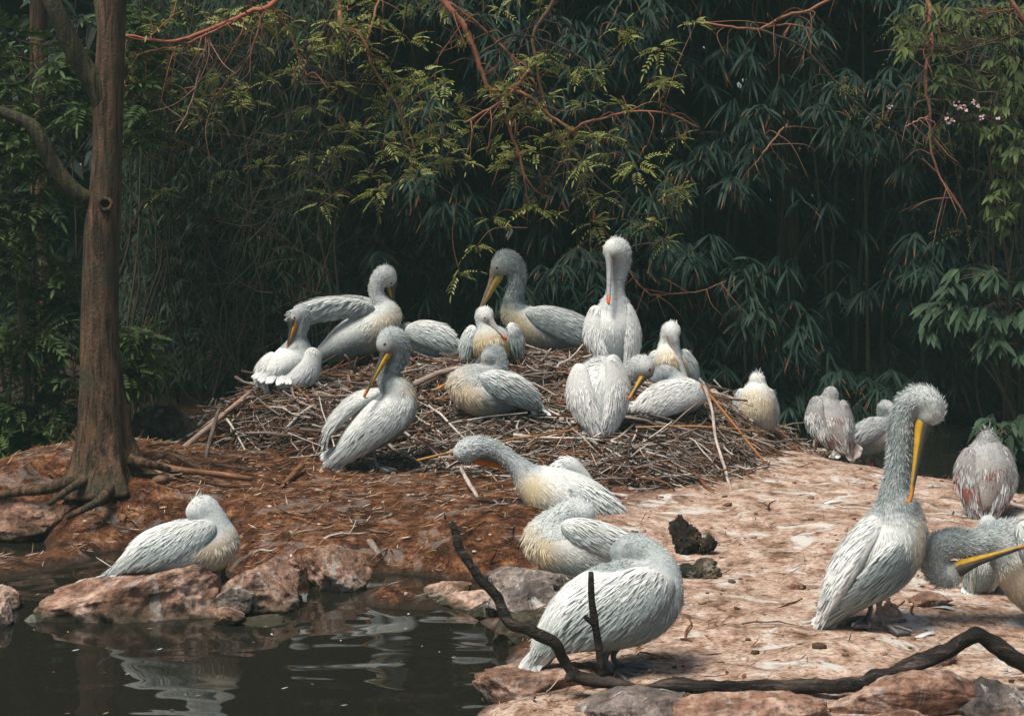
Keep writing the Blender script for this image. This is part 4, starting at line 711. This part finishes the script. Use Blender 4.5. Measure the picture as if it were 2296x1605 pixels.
# leafy shrubs
def shrub(label, boxes, base, meshes=None, ov=None, n=150, seed=5, stems=7, s=(.8, 1.4), name='leafy_shrub'):
    r = np.random.default_rng(seed); b = W(*base); b[2] = float(gz(b[0], b[1])) - .03; root = empty(name, tuple(b), label, 'shrub'); B = Bag(); ends = []
    for k in range(stems):
        x0, y0, x1, y1, da, db = boxes[k % len(boxes)]; e = W(r.uniform(x0, x1), r.uniform(y0, y1), r.uniform(da, db)); m = (b + e) / 2 + r.normal(0, .2, 3); w = catmull([b + r.normal(0, .08, 3) * [1, 1, 0], m, e], 8); V, q, t = tube(w, np.linspace(.022, .005, len(w)), 7, .1, k); mk('stem', V, [q, t], M_WOOD, root, col=np.tile((.10, .07, .045), (len(V), 1)), off=b); ends.append(w)
    E = np.vstack(ends); Bl = Bag()
    for k in range(n):
        x0, y0, x1, y1, da, db = boxes[r.integers(len(boxes))]; p = W(r.uniform(x0, x1), r.uniform(y0, y1), r.uniform(da, db)); a = E[np.argmin(np.linalg.norm(E - p, axis=1))]; w = catmull([a, (a + p) / 2 + r.normal(0, .07, 3), p], 3); B.add(*tube(w, np.linspace(.006, .002, len(w)), 4, cap=False), c=(.11, .075, .05))
        if meshes:
            o = bpy.data.objects.new('leaf_spray', meshes[r.integers(len(meshes))]); COL.objects.link(o); o.parent = root; o['kind'] = 'stuff'; z = r.uniform(*s); o.matrix_local = Matrix.Translation(Vector(p - b)) @ Matrix.Rotation(r.uniform(0, 6.28), 4, 'Z') @ Matrix.Rotation(r.normal(0, .4), 4, 'X') @ Matrix.Diagonal((z, z, z, 1))
        else:
            ax = unit(r.normal(0, 1, (1, 3)) * [1, .6, .3] + [0, -.7, -.1]); v = fan_leaves(p[None], ax, 8, r, *ov); Bl.add(v[0], v[1], None, v[2])
    B.build('twigs', M_WOOD, root, off=b, kind='stuff')
    if not meshes: Bl.build('foliage', M_LEAF, root, off=b, kind='stuff')
shrub('ferny green shrub growing up behind the bank tree', [(-60,40,190,330,13.2,14.6),(-60,270,130,560,13.2,14.4),(-60,560,160,780,13.4,14.6),(20,760,170,1010,13.4,14.6),(-80,900,120,1030,13.4,14.4),(280,1,330,330,14.5,15.6),(255,740,330,860,13.4,14.2)], (60,1080,14.0), GC, n=298, seed=6, stems=14, s=(.95, 1.6))
BR = ((.12, .20), (.050, .070), ((.03,.055,.030), (.065,.11,.062)), 0.)
shrub('broad leaved green shrub at the water past the ridge', [(2110,590,2310,720,15.4,16.6),(2200,680,2320,800,15.2,16.4),(2080,680,2150,740,15.6,16.6),(2200,930,2320,1010,14.6,15.4)], (2330,1050,16.4), ov=BR, n=120, seed=8, stems=9)
shrub('pale leaved shrub mixed into the upper right thicket', [(2000,0,2310,120,15.2,16.4),(2100,120,2310,300,15.2,16.4),(2220,300,2320,520,15.2,16.2)], (2290,950,16.8), ov=((.08,.14),(.03,.045),((.05,.075,.022),(.11,.14,.045)),0.), n=190, seed=9, stems=9)
# blossoms
r = np.random.default_rng(4); bb_ = W(2160, 250, 15.1); root = empty('blossom_sprig', tuple(bb_), 'sprig of small pink and white blossoms in the upper right thicket', 'blossom'); B = Bag()
for px, py in [(2141,233),(2150,242),(2157,238),(2184,228),(2127,275),(2135,270),(2165,246),(2190,240),(2120,262),(2200,262),(1993,241),(2235,265)]:
    c = W(px, py, 15.05); a = r.uniform(0, 6.28, 6); D = np.stack([np.cos(a), 0 * a - .3, np.sin(a)], -1); V, q, cc = blades(c + r.normal(0, .01, (6, 3)), D, np.tile((0, -1., 0), (6, 1)), .020, .016, (.62, .30, .30), (.74, .60, .58), .2, 0, ROUND); o = mk('blossom', V, [q], M_BLOSSOM, root, col=cc, off=bb_); w = catmull([bb_ + [0, .12, -.1], (bb_ + c) / 2 + [0, .08, 0], c + [0, .03, 0]], 4); B.add(*tube(w, np.linspace(.004, .002, len(w)), 4), c=(.06, .05, .03))
ax = W(2090, 200, 14.05); w = catmull([bb_ + [0, .12, -.1], (bb_ + W(2300, 420, 16)) / 2, W(2300, 420, 16)], 6); B.add(*tube(w, np.linspace(.005, .008, len(w)), 5), c=(.06, .05, .03)); B.build('stem', M_WOOD, root, off=bb_)

# bare twig thicket between the bank tree and the bamboo
r = np.random.default_rng(12); root = None; B = Bag()
for k in range(560):
    px, py, d = r.uniform(270, 760), r.uniform(60, 860), r.uniform(15.2, 17.4); a = W(px, py, d); yaw = r.normal(1.2, .9); l = r.uniform(.25, 1.0); dr = np.array([math.cos(yaw), r.normal(0, .35), math.sin(yaw)]); m = a + dr * l * .5 + r.normal(0, .10, 3) * l; e = a + dr * l + r.normal(0, .22, 3) * l; w = catmull([a, m, e], 4); rr = r.uniform(.002, .0055); c = np.array([(.06,.05,.032),(.10,.08,.055),(.035,.032,.022),(.12,.06,.035)][r.integers(4)]) * r.uniform(.6, 1.2); B.add(*tube(w, np.linspace(rr, rr * .45, len(w)), 4, cap=False), c=c)
for k in range(46):
    px, d = r.uniform(280, 760), r.uniform(15.4, 17.4); x = W(px, 900, d)[0]; z0 = float(gz(x, d)); p = [np.array([x, d, z0 - .05])]
    for z in range(5): p.append(p[-1] + np.array([r.normal(0, .22), r.normal(0, .12), r.uniform(.7, 1.1)]))
    w = catmull(p, 4); B.add(*tube(w, np.linspace(.016, .005, len(w)), 5), c=np.array((.055,.045,.028)) * r.uniform(.6, 1.2))
B.build('twig_thicket', M_WOOD, kind='stuff', label='tangle of thin bare twigs behind the bank tree')
px, py = r.uniform(260, 760, 3600), r.uniform(-40, 860, 3600); d = r.uniform(16.2, 18.0, 3600); C = np.stack([(px - CX) / F * d, d, CZ - (py - HY) / F * d], -1); ax = unit(np.stack([r.normal(0, .8, 3600), -1 + r.normal(0, .3, 3600), r.normal(-.2, .4, 3600)], -1)); v = fan_leaves(C, ax, 5, r, (.08, .17), (.016, .026), ((.014,.028,.015), (.034,.058,.030)), .03)
mk('thicket_leaves', v[0], [v[1]], M_LEAF, col=v[2], kind='stuff', label='small dark leaves scattered through the bare twig thicket')
# far trunks
for px, d, rpx, ln, lab in ((112, 17.5, 24, -20, 'dark reddish trunk behind the ferny shrub'), (928, 19.5, 20, 6, 'dim brown trunk standing deep in the bamboo'), (590, 19, 14, 16, 'thin dim trunk deep in the bare twig thicket')):
    b = W(px, 900, d); b[2] = float(gz(b[0], b[1])) - .1; p = catmull([b, b + [ln * d / F, 0, 2.], b + [1.6 * ln * d / F, .1, 4.5], b + [2 * ln * d / F, .2, 8]], 6); V, q, t = tube(p, np.linspace(rpx, rpx * .7, len(p)) * d / F, 14, .1, 5); rt = empty('background_tree', tuple(b), lab, 'tree'); mk('trunk', V, [q, t], M_REDBARK, rt, off=b)
    C = b + np.array([0, 0, 7.2]) + np.random.default_rng(int(px)).normal(0, 1, (500, 3)) * [1.3, 1.0, .7]; v = fan_leaves(C, unit(np.random.default_rng(int(px)).normal(0, 1, (500, 3))), 6, np.random.default_rng(3), (.12, .22), (.04, .06)); mk('crown', v[0], [v[1]], M_LEAF, rt, col=v[2], off=b, kind='stuff')
# deep woodland behind everything
r = np.random.default_rng(15); n = 15000; x = r.uniform(-14, 14, n); y = 20.8 + r.uniform(0, 3.2, n); z = r.uniform(.3, 8.2, n) ; gap = fbm(np.stack([x, z, 0 * x], -1) * .8, 3, 8) < .9
C = np.stack([x, y, z], -1); C = C[gap]; v = fan_leaves(C, unit(r.normal(0, 1, (len(C), 3)) + [0, -.8, 0]), 5, r, (.3, .55), (.10, .18), ((.010,.018,.013), (.022,.034,.024)), 0.)
mk('deep_woodland', v[0], [v[1]], M_LEAF, col=v[2], kind='stuff', label='dark mass of woodland leaves behind the bamboo')

# thin teal volume added over the whole place to lift dark tones
hv = np.array([(x, y, z) for x in (-128, 128) for y in (-38, 188) for z in (-2, 11.5)], float); hf = [(0, 1, 3, 2), (4, 6, 7, 5), (0, 4, 5, 1), (2, 3, 7, 6), (0, 2, 6, 4), (1, 5, 7, 3)]
mh = bpy.data.materials.new('tone_lift_volume'); mh.use_nodes = True; hn = mh.node_tree; hn.nodes.remove(hn.nodes['Principled BSDF']); pv = hn.nodes.new('ShaderNodeVolumePrincipled'); pv.inputs['Color'].default_value = (.62, 1., .90, 1); pv.inputs['Density'].default_value = .0014; hn.links.new(pv.outputs[0], hn.nodes['Material Output'].inputs['Volume'])
mk('tone_lift_haze', hv, [np.array(hf)], mh, smooth=False, kind='stuff', label='added faint teal veil that lifts the dark tones')

# ------------------------------------------------------------------ the pelicans
NR, FR = NEAR, (0, -.25, 1)
# sleeping on the wedge rock
bird('white pelican asleep on the wedge rock with its bill tucked into its back', 9.75,
    [(436,1148,0,19),(456,1138,0,25),(474,1160,0,26),(486,1190,0,32)], [(494,1216,0,39),(458,1228,0,56),(402,1230,0,60),(342,1238,0,47),(292,1260,0,22),(262,1276,0,10)],
    None, [([(462,1190,-36,24),(430,1205,-44,36),(370,1222,-44,38),(310,1248,-26,22),(262,1272,-8,8)], NR, .36), ([(462,1190,36,24),(420,1205,44,36),(360,1222,44,36),(310,1248,26,22),(262,1272,8,8)], FR, .36)],
    tail=((240,1286,0), .25, (0,-1,-.4)), pal=dict(YEL, breast=(.74,.60,.42)), seed=1, br=(1,.25,-.35), crest=32, drape=(-.1,.6,0), fluff=.5)
# white one in front, head laid on its back
bird('big white pelican standing with head laid on its back behind the driftwood shoot', 8.0,
    [(1388,1240,46,22),(1422,1230,40,30),(1460,1246,30,27),(1482,1280,10,35)], [(1478,1318,0,48),(1440,1346,0,80),(1368,1360,0,90),(1302,1384,0,70),(1244,1425,0,40),(1212,1462,0,20)],
    None, [([(1478,1318,-44,36),(1435,1335,-64,60),(1360,1362,-68,62),(1290,1402,-46,40),(1232,1450,-22,20),(1200,1484,-8,8)], NR, .34), ([(1478,1318,44,36),(1435,1335,64,60),(1360,1362,68,60),(1290,1402,46,40),(1232,1450,22,20),(1200,1484,8,8)], FR, .34)],
    [((1366,1450,-12),(1374,1512,-12),-.5),((1384,1446,26),(1392,1500,26),-.2)], ((1176,1502,0), .22, (0,-1,-.5)), dict(WHITE, wing=(.38,.44,.425), neck=(.40,.44,.43), crown=(.30,.34,.335)), seed=2, drape=(-.25,.8,0), fluff=.5)
# crouching behind it
bird('pelican with pale yellow breast crouching on rocks with bill buried in its back', 10.2,
    [(1312,1154,-6,22),(1290,1146,0,27),(1258,1164,0,27),(1226,1186,0,30)], [(1214,1206,0,34),(1242,1220,0,58),(1302,1236,0,70),(1362,1240,0,56),(1420,1236,0,30),(1452,1244,0,14)],
    None, [([(1275,1182,-52,18),(1310,1194,-62,30),(1370,1214,-54,34),(1430,1236,-30,22),(1472,1254,-12,8)], NR, .36), ([(1275,1182,52,18),(1310,1194,62,30),(1370,1214,54,34),(1430,1236,30,22),(1472,1254,12,8)], FR, .36)],
    [((1236,1276,-30),(1226,1300,-40),-2.4,(.07,.09,.09)),((1272,1282,10),(1266,1302,0),-2.2,(.07,.09,.09))], ((1488,1262,0), .15, (0,-1,-.3)), YEL, seed=3, br=(-1,.25,-.35), crest=26, drape=(.4,.6,0))
# stretched neck, orange bill
bird('pelican stretching its neck low over the soil with a bright orange bill', 11.5,
    [(1036,1014,0,20),(1058,1004,0,21),(1090,1001,0,16),(1120,1013,0,15),(1146,1034,0,16),(1170,1056,0,22)], [(1190,1078,0,32),(1222,1100,0,52),(1268,1122,0,64),(1320,1142,0,58),(1362,1164,0,34),(1385,1180,0,15)],
    [(1062,1028,22),(1240,1064,44)], [([(1288,1104,-46,26),(1320,1122,-54,38),(1358,1150,-42,36),(1388,1180,-20,16)], NR, .4),
     ([(1322,1092,40,16),(1300,1060,44,17),(1276,1040,46,19),(1256,1058,44,22)], (.2,-.6,-.6), .5, (.36,.41,.41), 0, .45)],
    [((1300,1180,-20),(1290,1215,-20),-2.6),((1330,1184,26),(1326,1210,26),-2.6)], ((1402,1192,0), .2, (0,-1,-.3)), dict(GREYY, crown=(.52,.56,.55), neck=(.36,.40,.395), wing=(.40,.46,.45), belly=(.28,.33,.32)), BILLO, seed=4, br=(-1,.25,-.35), dn=(-.2,1,-.3), pouch=14, drape=(.3,.6,0), nwf=7)
# big preening bird on the right
bird('tall pelican preening its breast with yellow pouch, largest on the bare soil', 8.7,
    [(2090,926,-18,25),(2080,902,-14,26),(2054,895,-6,25),(2030,922,0,25),(2021,965,0,24),(2018,1010,0,23),(2014,1055,0,23),(2008,1096,0,27),(2010,1130,0,38)], [(2014,1170,0,54),(1998,1212,0,74),(1966,1254,0,78),(1924,1302,0,56),(1888,1348,0,33),(1864,1382,0,18)],
    [(2072,942,-22),(2040,1126,-62)], [([(2044,1168,-10,28),(2046,1215,-34,44),(2004,1266,-62,50),(1940,1318,-50,34),(1884,1368,-28,20),(1852,1396,-10,9)], (.55,.05,-.85), .34), ([(1990,1160,-10,22),(1940,1200,-38,34),(1900,1260,-40,40),(1868,1330,-30,28),(1846,1390,-14,10)], (-.75,-.4,-.5), .34, (.80,.81,.78))],
    [((1976,1330,-30),(1986,1408,-40),-.7),((1948,1340,20),(1944,1392,6),-2.3)], ((1832,1408,0), .2, (-.4,-.6,-.7)), dict(GREY, crown=(.55,.58,.56), neck=(.27,.31,.305), wing=(.26,.315,.31), belly=(.32,.37,.36)), BILLG, seed=5, br=(1,.1,.3), dn=(-1,.15,.1), pouch=20, crest=22, fluff=1.5, drape=(-.55,.38,0), bw=9, nfea=11)
# curled neck at the right edge
bird('pelican curling its neck upside down to preen, long yellow pouch pointing away', 8.9,
    [(2136,1288,-20,23),(2108,1284,-20,24),(2092,1258,-20,24),(2104,1228,-18,25),(2138,1216,-12,26),(2180,1222,-6,27),(2226,1214,0,32),(2262,1216,0,46)], [(2290,1244,0,66),(2330,1285,0,84),(2385,1318,0,78),(2440,1352,0,44),(2480,1376,0,18)],
    [(2146,1272,-34),(2322,1216,-110)], [([(2304,1196,-44,30),(2344,1240,-66,52),(2400,1300,-60,48),(2460,1360,-30,20)], NR, .36), ([(2304,1196,44,30),(2344,1240,66,52),(2400,1300,60,48),(2460,1360,30,20)], FR, .36)],
    [((2330,1360,-20),(2334,1428,-20),-2.6),((2360,1360,30),(2362,1418,30),-2.6)], ((2530,1410,0), .2, (0,-1,-.4)), dict(GREY, neck=(.34,.38,.37)), BILLG, seed=6, br=(-1,.25,-.35), dn=(.3,-1,0), pouch=15, fluff=1.4, bw=9)
# white one behind it
bird('hunched white pelican half hidden behind the one with curled neck', 9.55,
    [(2214,1186,10,15),(2216,1174,0,17),(2216,1196,0,20)], [(2212,1222,0,34),(2204,1252,0,48),(2196,1282,0,42),(2190,1306,0,22)],
    None, [([(2178,1212,-14,22),(2170,1245,-22,28),(2172,1285,-20,20),(2180,1312,-14,8)], (-.8,-.2,-.6), .4), ([(2246,1212,-14,22),(2246,1245,-22,28),(2232,1285,-20,20),(2214,1312,-14,8)], (.8,-.2,-.6), .4)],
    [((2166,1300,0),(2166,1352,0),-2.0),((2236,1300,0),(2238,1362,0),-1.2)], ((2188,1326,-20), .3, (0,-.5,-1)), WHITE, seed=7, crest=22, nwf=7)
# grey pink one seen from behind
bird('grey and pinkish brown pelican seen from behind standing at the ridge edge', 11.8,
    [(2214,982,14,14),(2214,984,4,16),(2214,1000,6,20)], [(2213,1022,12,40),(2212,1060,6,54),(2208,1104,-10,36),(2205,1134,-22,16)],
    None, [([(2172,1022,-4,20),(2164,1060,-14,28),(2174,1104,-26,24),(2186,1140,-30,10)], (-.75,-.2,-.65), .42), ([(2254,1020,-4,20),(2262,1060,-14,28),(2248,1104,-26,24),(2226,1140,-30,10)], (.75,-.2,-.65), .42)],
    [((2246,1110,4),(2252,1166,0),-1.2,(.22,.13,.11)),((2186,1110,4),(2182,1164,0),-2.0,(.22,.13,.11))], ((2202,1160,-34), .32, (0,-.4,-1)), BROWN, seed=8, crest=22)
# brownish one behind ridge
bird('small grey brown pelican hunched on the ridge with bill tucked away', 14.3,
    [(1864,880,10,13),(1862,886,4,14),(1860,900,6,16)], [(1856,918,10,32),(1862,946,4,41),(1882,976,-8,28),(1898,996,-16,13)],
    None, [([(1830,904,-8,17),(1828,938,-16,24),(1852,972,-22,20),(1884,1000,-24,8)], (-.7,-.3,-.7), .42), ([(1892,912,-8,16),(1900,944,-16,22),(1902,976,-22,18),(1908,1000,-24,8)], (.75,-.2,-.65), .42)],
    [((1832,985,0),(1822,1020,0),-2.2,(.25,.15,.12)),((1888,1000,6),(1890,1038,0),-1.4,(.22,.13,.10))], ((1918,1014,-26), .3, (0,-.5,-1)), dict(BROWN, tip=(.55,.50,.48), back=(.46,.44,.43)), seed=9)
# grey one behind it
rg, rgo = bird('smooth grey pelican with a red leg ring facing away past the ridge', 14.75,
    [(1992,916,0,14),(1984,914,0,14),(1984,930,0,13),(1994,946,0,18)], [(1996,962,0,26),(1966,974,0,38),(1926,988,0,32),(1894,1004,0,14)],
    [(1996,924,-4),(2028,962,-8)], [([(1984,954,-24,16),(1956,960,-32,24),(1918,980,-24,20),(1888,1002,-10,8)], NR, .4), ([(1984,954,24,16),(1956,960,32,24),(1918,980,24,20),(1888,1002,10,8)], FR, .4)],
    [((1950,1006,-10),(1956,1062,-10),-.4,(.20,.15,.14)),((1966,1010,12),(1970,1058,12),-.4,(.20,.15,.14))], ((1876,1012,0), .2, (0,-1,-.3)), dict(GREY, back=(.50,.52,.52), wing=(.42,.44,.44), crown=(.60,.62,.60)), BILLG, seed=10, br=(1,.25,-.35), pouch=8, bw=5)
pr = W(1954.5, 1044, 14.71); Vr, qr, tr = tube(np.array([pr - [0, 0, .024], pr + [0, 0, .024]]), .018, 10); mk('leg_ring', Vr, [qr, tr], M_EYE, rg, col=np.tile((.65, .02, .03), (len(Vr), 1)), off=rgo, label='bright red leg ring')
# cream one right of nest
bird('cream breasted pelican standing just past the end of the stick heap', 14.6,
    [(1698,858,4,13),(1697,852,0,14),(1700,868,0,16)], [(1696,890,-4,32),(1696,915,0,42),(1704,942,4,30),(1708,958,8,14)],
    None, [([(1660,884,4,14),(1658,912,6,22),(1670,942,10,14)], (-.8,-.2,-.4), .42), ([(1728,886,4,16),(1732,915,6,24),(1724,948,10,14)], (.8,-.2,-.4), .42)],
    [((1702,950,-6),(1704,1008,-10),-1.2,(.24,.13,.10)),((1716,946,14),(1718,1000,14),-1.2,(.24,.13,.10))], None, dict(YEL, crown=(.78,.79,.75), neck=(.76,.76,.70), belly=(.60,.54,.46), breast=(.74,.64,.46)), seed=11, br=(0,.3,-1), crest=18, nwf=5)
# facing forward on nest, grey bill down
bird('white pelican facing forward on the nest with long grey bill resting downward', 14.5,
    [(1508,748,-8,15),(1504,742,0,18),(1498,764,4,15),(1494,784,2,17)], [(1498,808,-8,30),(1510,822,14,40),(1534,838,44,30),(1552,848,70,14)],
    [(1510,764,-16),(1541,862,-44)], [([(1468,800,6,16),(1462,822,14,22),(1480,848,30,14)], (-.8,-.3,-.5), .45), ([(1536,796,-4,15),(1546,815,2,20),(1552,838,20,14)], (.7,-.3,-.7), .5)],
    (), ((1572,852,90), .3, (.3,-.8,-.4)), dict(YEL, crown=(.74,.76,.72), neck=(.74,.74,.68)), BILLP, seed=12, br=(0,.3,-1), dn=(-.3,.2,1), pouch=9, crest=16, bw=8, nwf=5)
# spread white feathers at the nest
bird('pelican sunk in the nest with ruffled white wing feathers and dark grey head', 13.9,
    [(1476,848,26,17),(1488,838,26,18),(1506,848,30,20)], [(1530,872,14,26),(1545,886,6,34),(1505,892,0,38),(1462,900,-4,28),(1436,908,-6,12)],
    None, [([(1570,888,-16,18),(1540,884,-28,32),(1495,892,-34,38),(1452,910,-26,26),(1424,920,-12,8)], NR, .42), ([(1560,880,34,18),(1530,876,40,28),(1480,892,38,28),(1440,908,20,12)], FR, .42)],
    (), ((1408,918,-8), .4, (0,-.8,-.6)), dict(WHITE, crown=(.26,.29,.30), neck=(.34,.37,.37), wing=(.74,.75,.72)), seed=13, drape=(-.25,.75,0), nwf=16)
# white back view with head to the right
bird('white pelican seen from behind preening a neighbour with a yellow pouch', 13.4,
    [(1446,824,-10,21),(1434,822,-4,22),(1416,838,8,15),(1398,842,24,15),(1378,834,36,22)], [(1350,842,30,42),(1338,876,16,54),(1342,920,-6,42),(1340,952,-20,22)],
    [(1450,836,-18),(1410,894,-40)], [([(1298,836,-6,22),(1300,880,-18,36),(1320,925,-30,28),(1332,960,-34,10)], (-.65,-.2,-.75), .4), ([(1376,816,-6,22),(1386,868,-18,34),(1374,918,-30,28),(1354,960,-34,10)], (.6,-.2,-.75), .4)],
    (), ((1336,978,-34), .34, (0,-.3,-1)), dict(WHITE, wing=(.78,.79,.76), neck=(.46,.49,.49), crown=(.56,.58,.57)), BILLG, seed=14, dn=(-.8,-.5,0), pouch=13, drape=(.05,.5,0), bw=6)
# standing back view, bill on back
bird('upright white pelican on the nest resting its long bill down its back', 14.6,
    [(1374,562,-8,21),(1384,560,0,23),(1394,580,6,18),(1388,612,8,15),(1381,642,8,15),(1380,668,6,19)], [(1378,700,12,38),(1374,744,6,49),(1378,786,-6,34),(1384,812,-14,16)],
    [(1367,574,-18),(1364,682,-52)], [([(1334,702,-6,18),(1330,742,-16,26),(1346,780,-24,20),(1366,808,-26,8)], (-.65,-.2,-.75), .42), ([(1408,696,-6,17),(1416,740,-16,26),(1414,784,-24,20),(1402,815,-26,8)], (.65,-.2,-.75), .42)],
    [((1362,800,10),(1358,836,4),-2.0),((1398,800,10),(1402,838,4),-1.2)], ((1388,832,-24), .3, (0,-.3,-1)), dict(WHITE, wing=(.76,.77,.74), neck=(.50,.53,.52)), BILLP, seed=15, dn=(.5,.1,.8), pouch=12, fluff=1.2, crest=12, bw=6)
# large grey one facing left
bird('large grey pelican with yellow breast reaching its bill down to a neighbour', 15.5,
    [(1122,596,0,21),(1136,586,0,23),(1154,600,0,20),(1160,626,0,17),(1155,656,0,16),(1150,682,0,20)], [(1156,708,0,29),(1196,732,0,42),(1250,744,0,48),(1306,756,0,38),(1350,772,0,18)],
    [(1114,610,-4),(1068,714,-8)], [([(1192,706,-30,16),(1230,716,-40,30),(1285,736,-38,34),(1335,760,-20,16),(1362,776,-8,6)], NR, .36), ([(1192,706,30,16),(1230,716,40,30),(1285,736,38,34),(1335,760,20,16)], FR, .36)],
    [((1244,786,-10),(1242,812,-10),-2.6,(.22,.15,.14)),((1268,786,14),(1266,810,14),-2.6,(.22,.15,.14))], ((1392,790,0), .2, (0,-1,-.3)), GREYY, dict(BILLG, pouch=(.50,.33,.08), up=(.26,.20,.14)), seed=16, br=(-1,.25,-.35), dn=(.9,.35,0), pouch=22, drape=(.4,.6,0), fluff=1.2, crest=12)
# facing forward sitting
bird('sitting pelican facing forward with yellow breast and bill turned aside', 14.8,
    [(1090,712,-10,15),(1086,708,0,17),(1087,728,-4,14),(1090,744,-10,18)], [(1094,766,-14,31),(1102,774,6,44),(1106,776,44,36),(1108,784,80,14)],
    [(1096,716,-18),(1136,760,-40)], [([(1056,746,-6,18),(1050,768,0,24),(1064,792,20,14)], (-.75,-.3,-.6), .5), ([(1150,740,-6,18),(1156,762,0,23),(1146,788,20,14)], (.75,-.3,-.6), .5)],
    (), ((1110,790,110), .3, (0,-.8,-.4)), dict(YEL, breast=(.70,.52,.24), crown=(.66,.68,.66)), BILLP, seed=17, br=(0,.3,-1), dn=(-.6,.6,.4), pouch=7, crest=10, bw=5.5, nwf=5)
# sitting side view facing left on the nest
bird('pelican sitting sideways on the nest front with dark grey head drawn in', 13.8,
    [(1098,802,-4,18),(1108,796,0,20),(1118,814,0,16),(1108,830,0,20),(1072,842,0,26)], [(1042,862,0,35),(1074,880,0,51),(1112,880,0,52),(1152,878,0,36),(1184,890,0,14)],
    [(1086,812,-2),(978,874,22)], [([(1088,852,-36,16),(1116,860,-46,30),(1156,876,-34,30),(1192,898,-14,10)], NR, .36), ([(1088,852,36,16),(1116,860,46,30),(1156,876,34,28),(1192,898,14,10)], FR, .36)],
    [((1088,924,-10),(1086,942,-14),-2.4),((1130,922,-10),(1130,938,-14),-2.2)], ((1204,912,0), .2, (0,-1,-.4)), dict(GREY, crown=(.28,.32,.33), neck=(.40,.43,.43), breast=(.74,.60,.42)), dict(BILLG, up=(.10,.11,.12)), seed=18, br=(-1,.25,-.35), dn=(.1,1,.2), pouch=8, drape=(.35,.6,0), crest=10)
# foreground nest preener
bird('pelican standing below the nest preening with its bill deep in ruffled feathers', 12.95,
    [(866,772,-14,22),(880,760,-8,25),(896,782,-2,22),(890,810,0,19),(872,834,0,18),(872,856,0,22)], [(890,878,0,33),(890,914,0,43),(854,944,0,50),(806,982,0,38),(772,1012,0,20)],
    [(868,786,-24),(816,890,-58)], [([(908,892,-22,18),(896,920,-34,30),(850,954,-40,36),(796,998,-28,26),(752,1028,-12,10)], (.15,-.2,-1), .36), ([(840,884,4,18),(800,900,2,28),(766,930,0,26),(742,966,0,12)], (-.5,-.7,-.4), .4)],
    [((842,985,-14),(848,1054,-20),-.2,(.16,.16,.16)),((818,1000,14),(820,1044,14),-.3,(.14,.13,.13))], ((736,1042,0), .3, (0,-.6,-.8)), dict(GREY, wing=(.52,.56,.54), back=(.84,.85,.81)), BILLG, seed=19, br=(1,.2,.1), dn=(.9,.3,0), pouch=15, drape=(-.2,.5,0), nwf=15, crest=12, bw=7)
# turned away behind it
bird('pelican turned away behind the preening one, crumpled white wing feathers', 15.2,
    [(905,752,34,15),(914,742,34,16),(930,748,24,18)], [(944,756,10,30),(960,764,4,40),(990,776,0,30),(1012,788,0,14)],
    None, [([(925,744,-22,18),(950,746,-30,28),(985,756,-28,28),(1010,784,-16,12)], NR, .42), ([(930,744,24,18),(950,746,30,26),(985,756,28,24),(1010,784,16,10)], FR, .42)],
    [((950,796,-6),(950,822,-6),-2.4),((972,796,10),(972,820,10),-2.4)], ((1030,806,-4), .4, (0,-.8,-.6)), WHITE, seed=20, drape=(.5,.75,0), nwf=15)
# wing raised
bird('pelican standing at the back of the nest with one wing held out', 15.2,
    [(872,624,4,17),(862,616,0,19),(846,636,0,15),(846,664,0,14),(862,688,0,18)], [(868,708,0,30),(838,736,0,46),(786,762,0,42),(740,786,0,24),(716,798,0,12)],
    [(876,640,6),(884,700,24)], [([(826,694,-26,15),(790,690,-36,20),(740,690,-38,24),(700,698,-38,24)], (0,.1,-1), .34), ([(840,680,30,10),(795,672,40,12),(740,674,42,12)], (0,-.6,-.6), .4)],
    [((782,806,-8),(784,842,-8),-.4,(.16,.14,.14)),((796,804,14),(804,840,14),-.4,(.16,.14,.14))], ((700,806,0), .2, (0,-1,-.3)), dict(GREY, crown=(.66,.69,.66), neck=(.60,.63,.60), wing=(.42,.47,.455)), BILLG, seed=21, br=(1,.25,-.35), dn=(-1,.2,0), pouch=10, drape=(-.1,.9,0), crest=14, nwf=12)
# rear view at left end of nest
bird('pelican sitting at the left end of the nest with ruffled tail toward the pond', 14.5,
    [(668,708,0,15),(676,702,4,17),(678,728,6,14),(670,752,10,14),(668,770,14,20)], [(666,790,14,32),(654,812,6,40),(634,824,-14,34),(618,834,-34,20)],
    [(660,722,-6),(644,784,-14)], [([(702,800,-8,22),(694,826,-20,24),(664,844,-32,20)], (.7,-.3,-.7), .5), ([(606,806,-10,18),(590,826,-22,22),(592,846,-34,12)], (-.7,-.3,-.6), .5)],
    (), ((606,848,-66), .7, (0,-.8,-.6)), dict(WHITE, wing=(.78,.79,.76), neck=(.30,.33,.33), crown=(.42,.45,.45)), dict(BILLG, pouch=(.62,.28,.04)), seed=22, dn=(.8,.2,0), pouch=10, drape=(-.3,.6,0), nwf=13, nfea=13, crest=8)
# fallen white feathers
for k, (px, py, d, a) in enumerate([(2110,1362,9.2,.2),(2140,1372,9.1,-.3),(1895,1135,12.0,.5),(2095,1420,8.6,.7)]):
    x = W(px, py, d); z = float(gz(x[0], x[1])); o = bpy.data.objects.new('fallen_feather', FEA['white']); COL.objects.link(o); o.location = (x[0], x[1], z + .012); o.rotation_euler = (.05, .1, a + 1.57); o.scale = (.045, .2, .2); tag(o, 'shed white feather lying on the soil', 'feather', 'feathers on the soil')
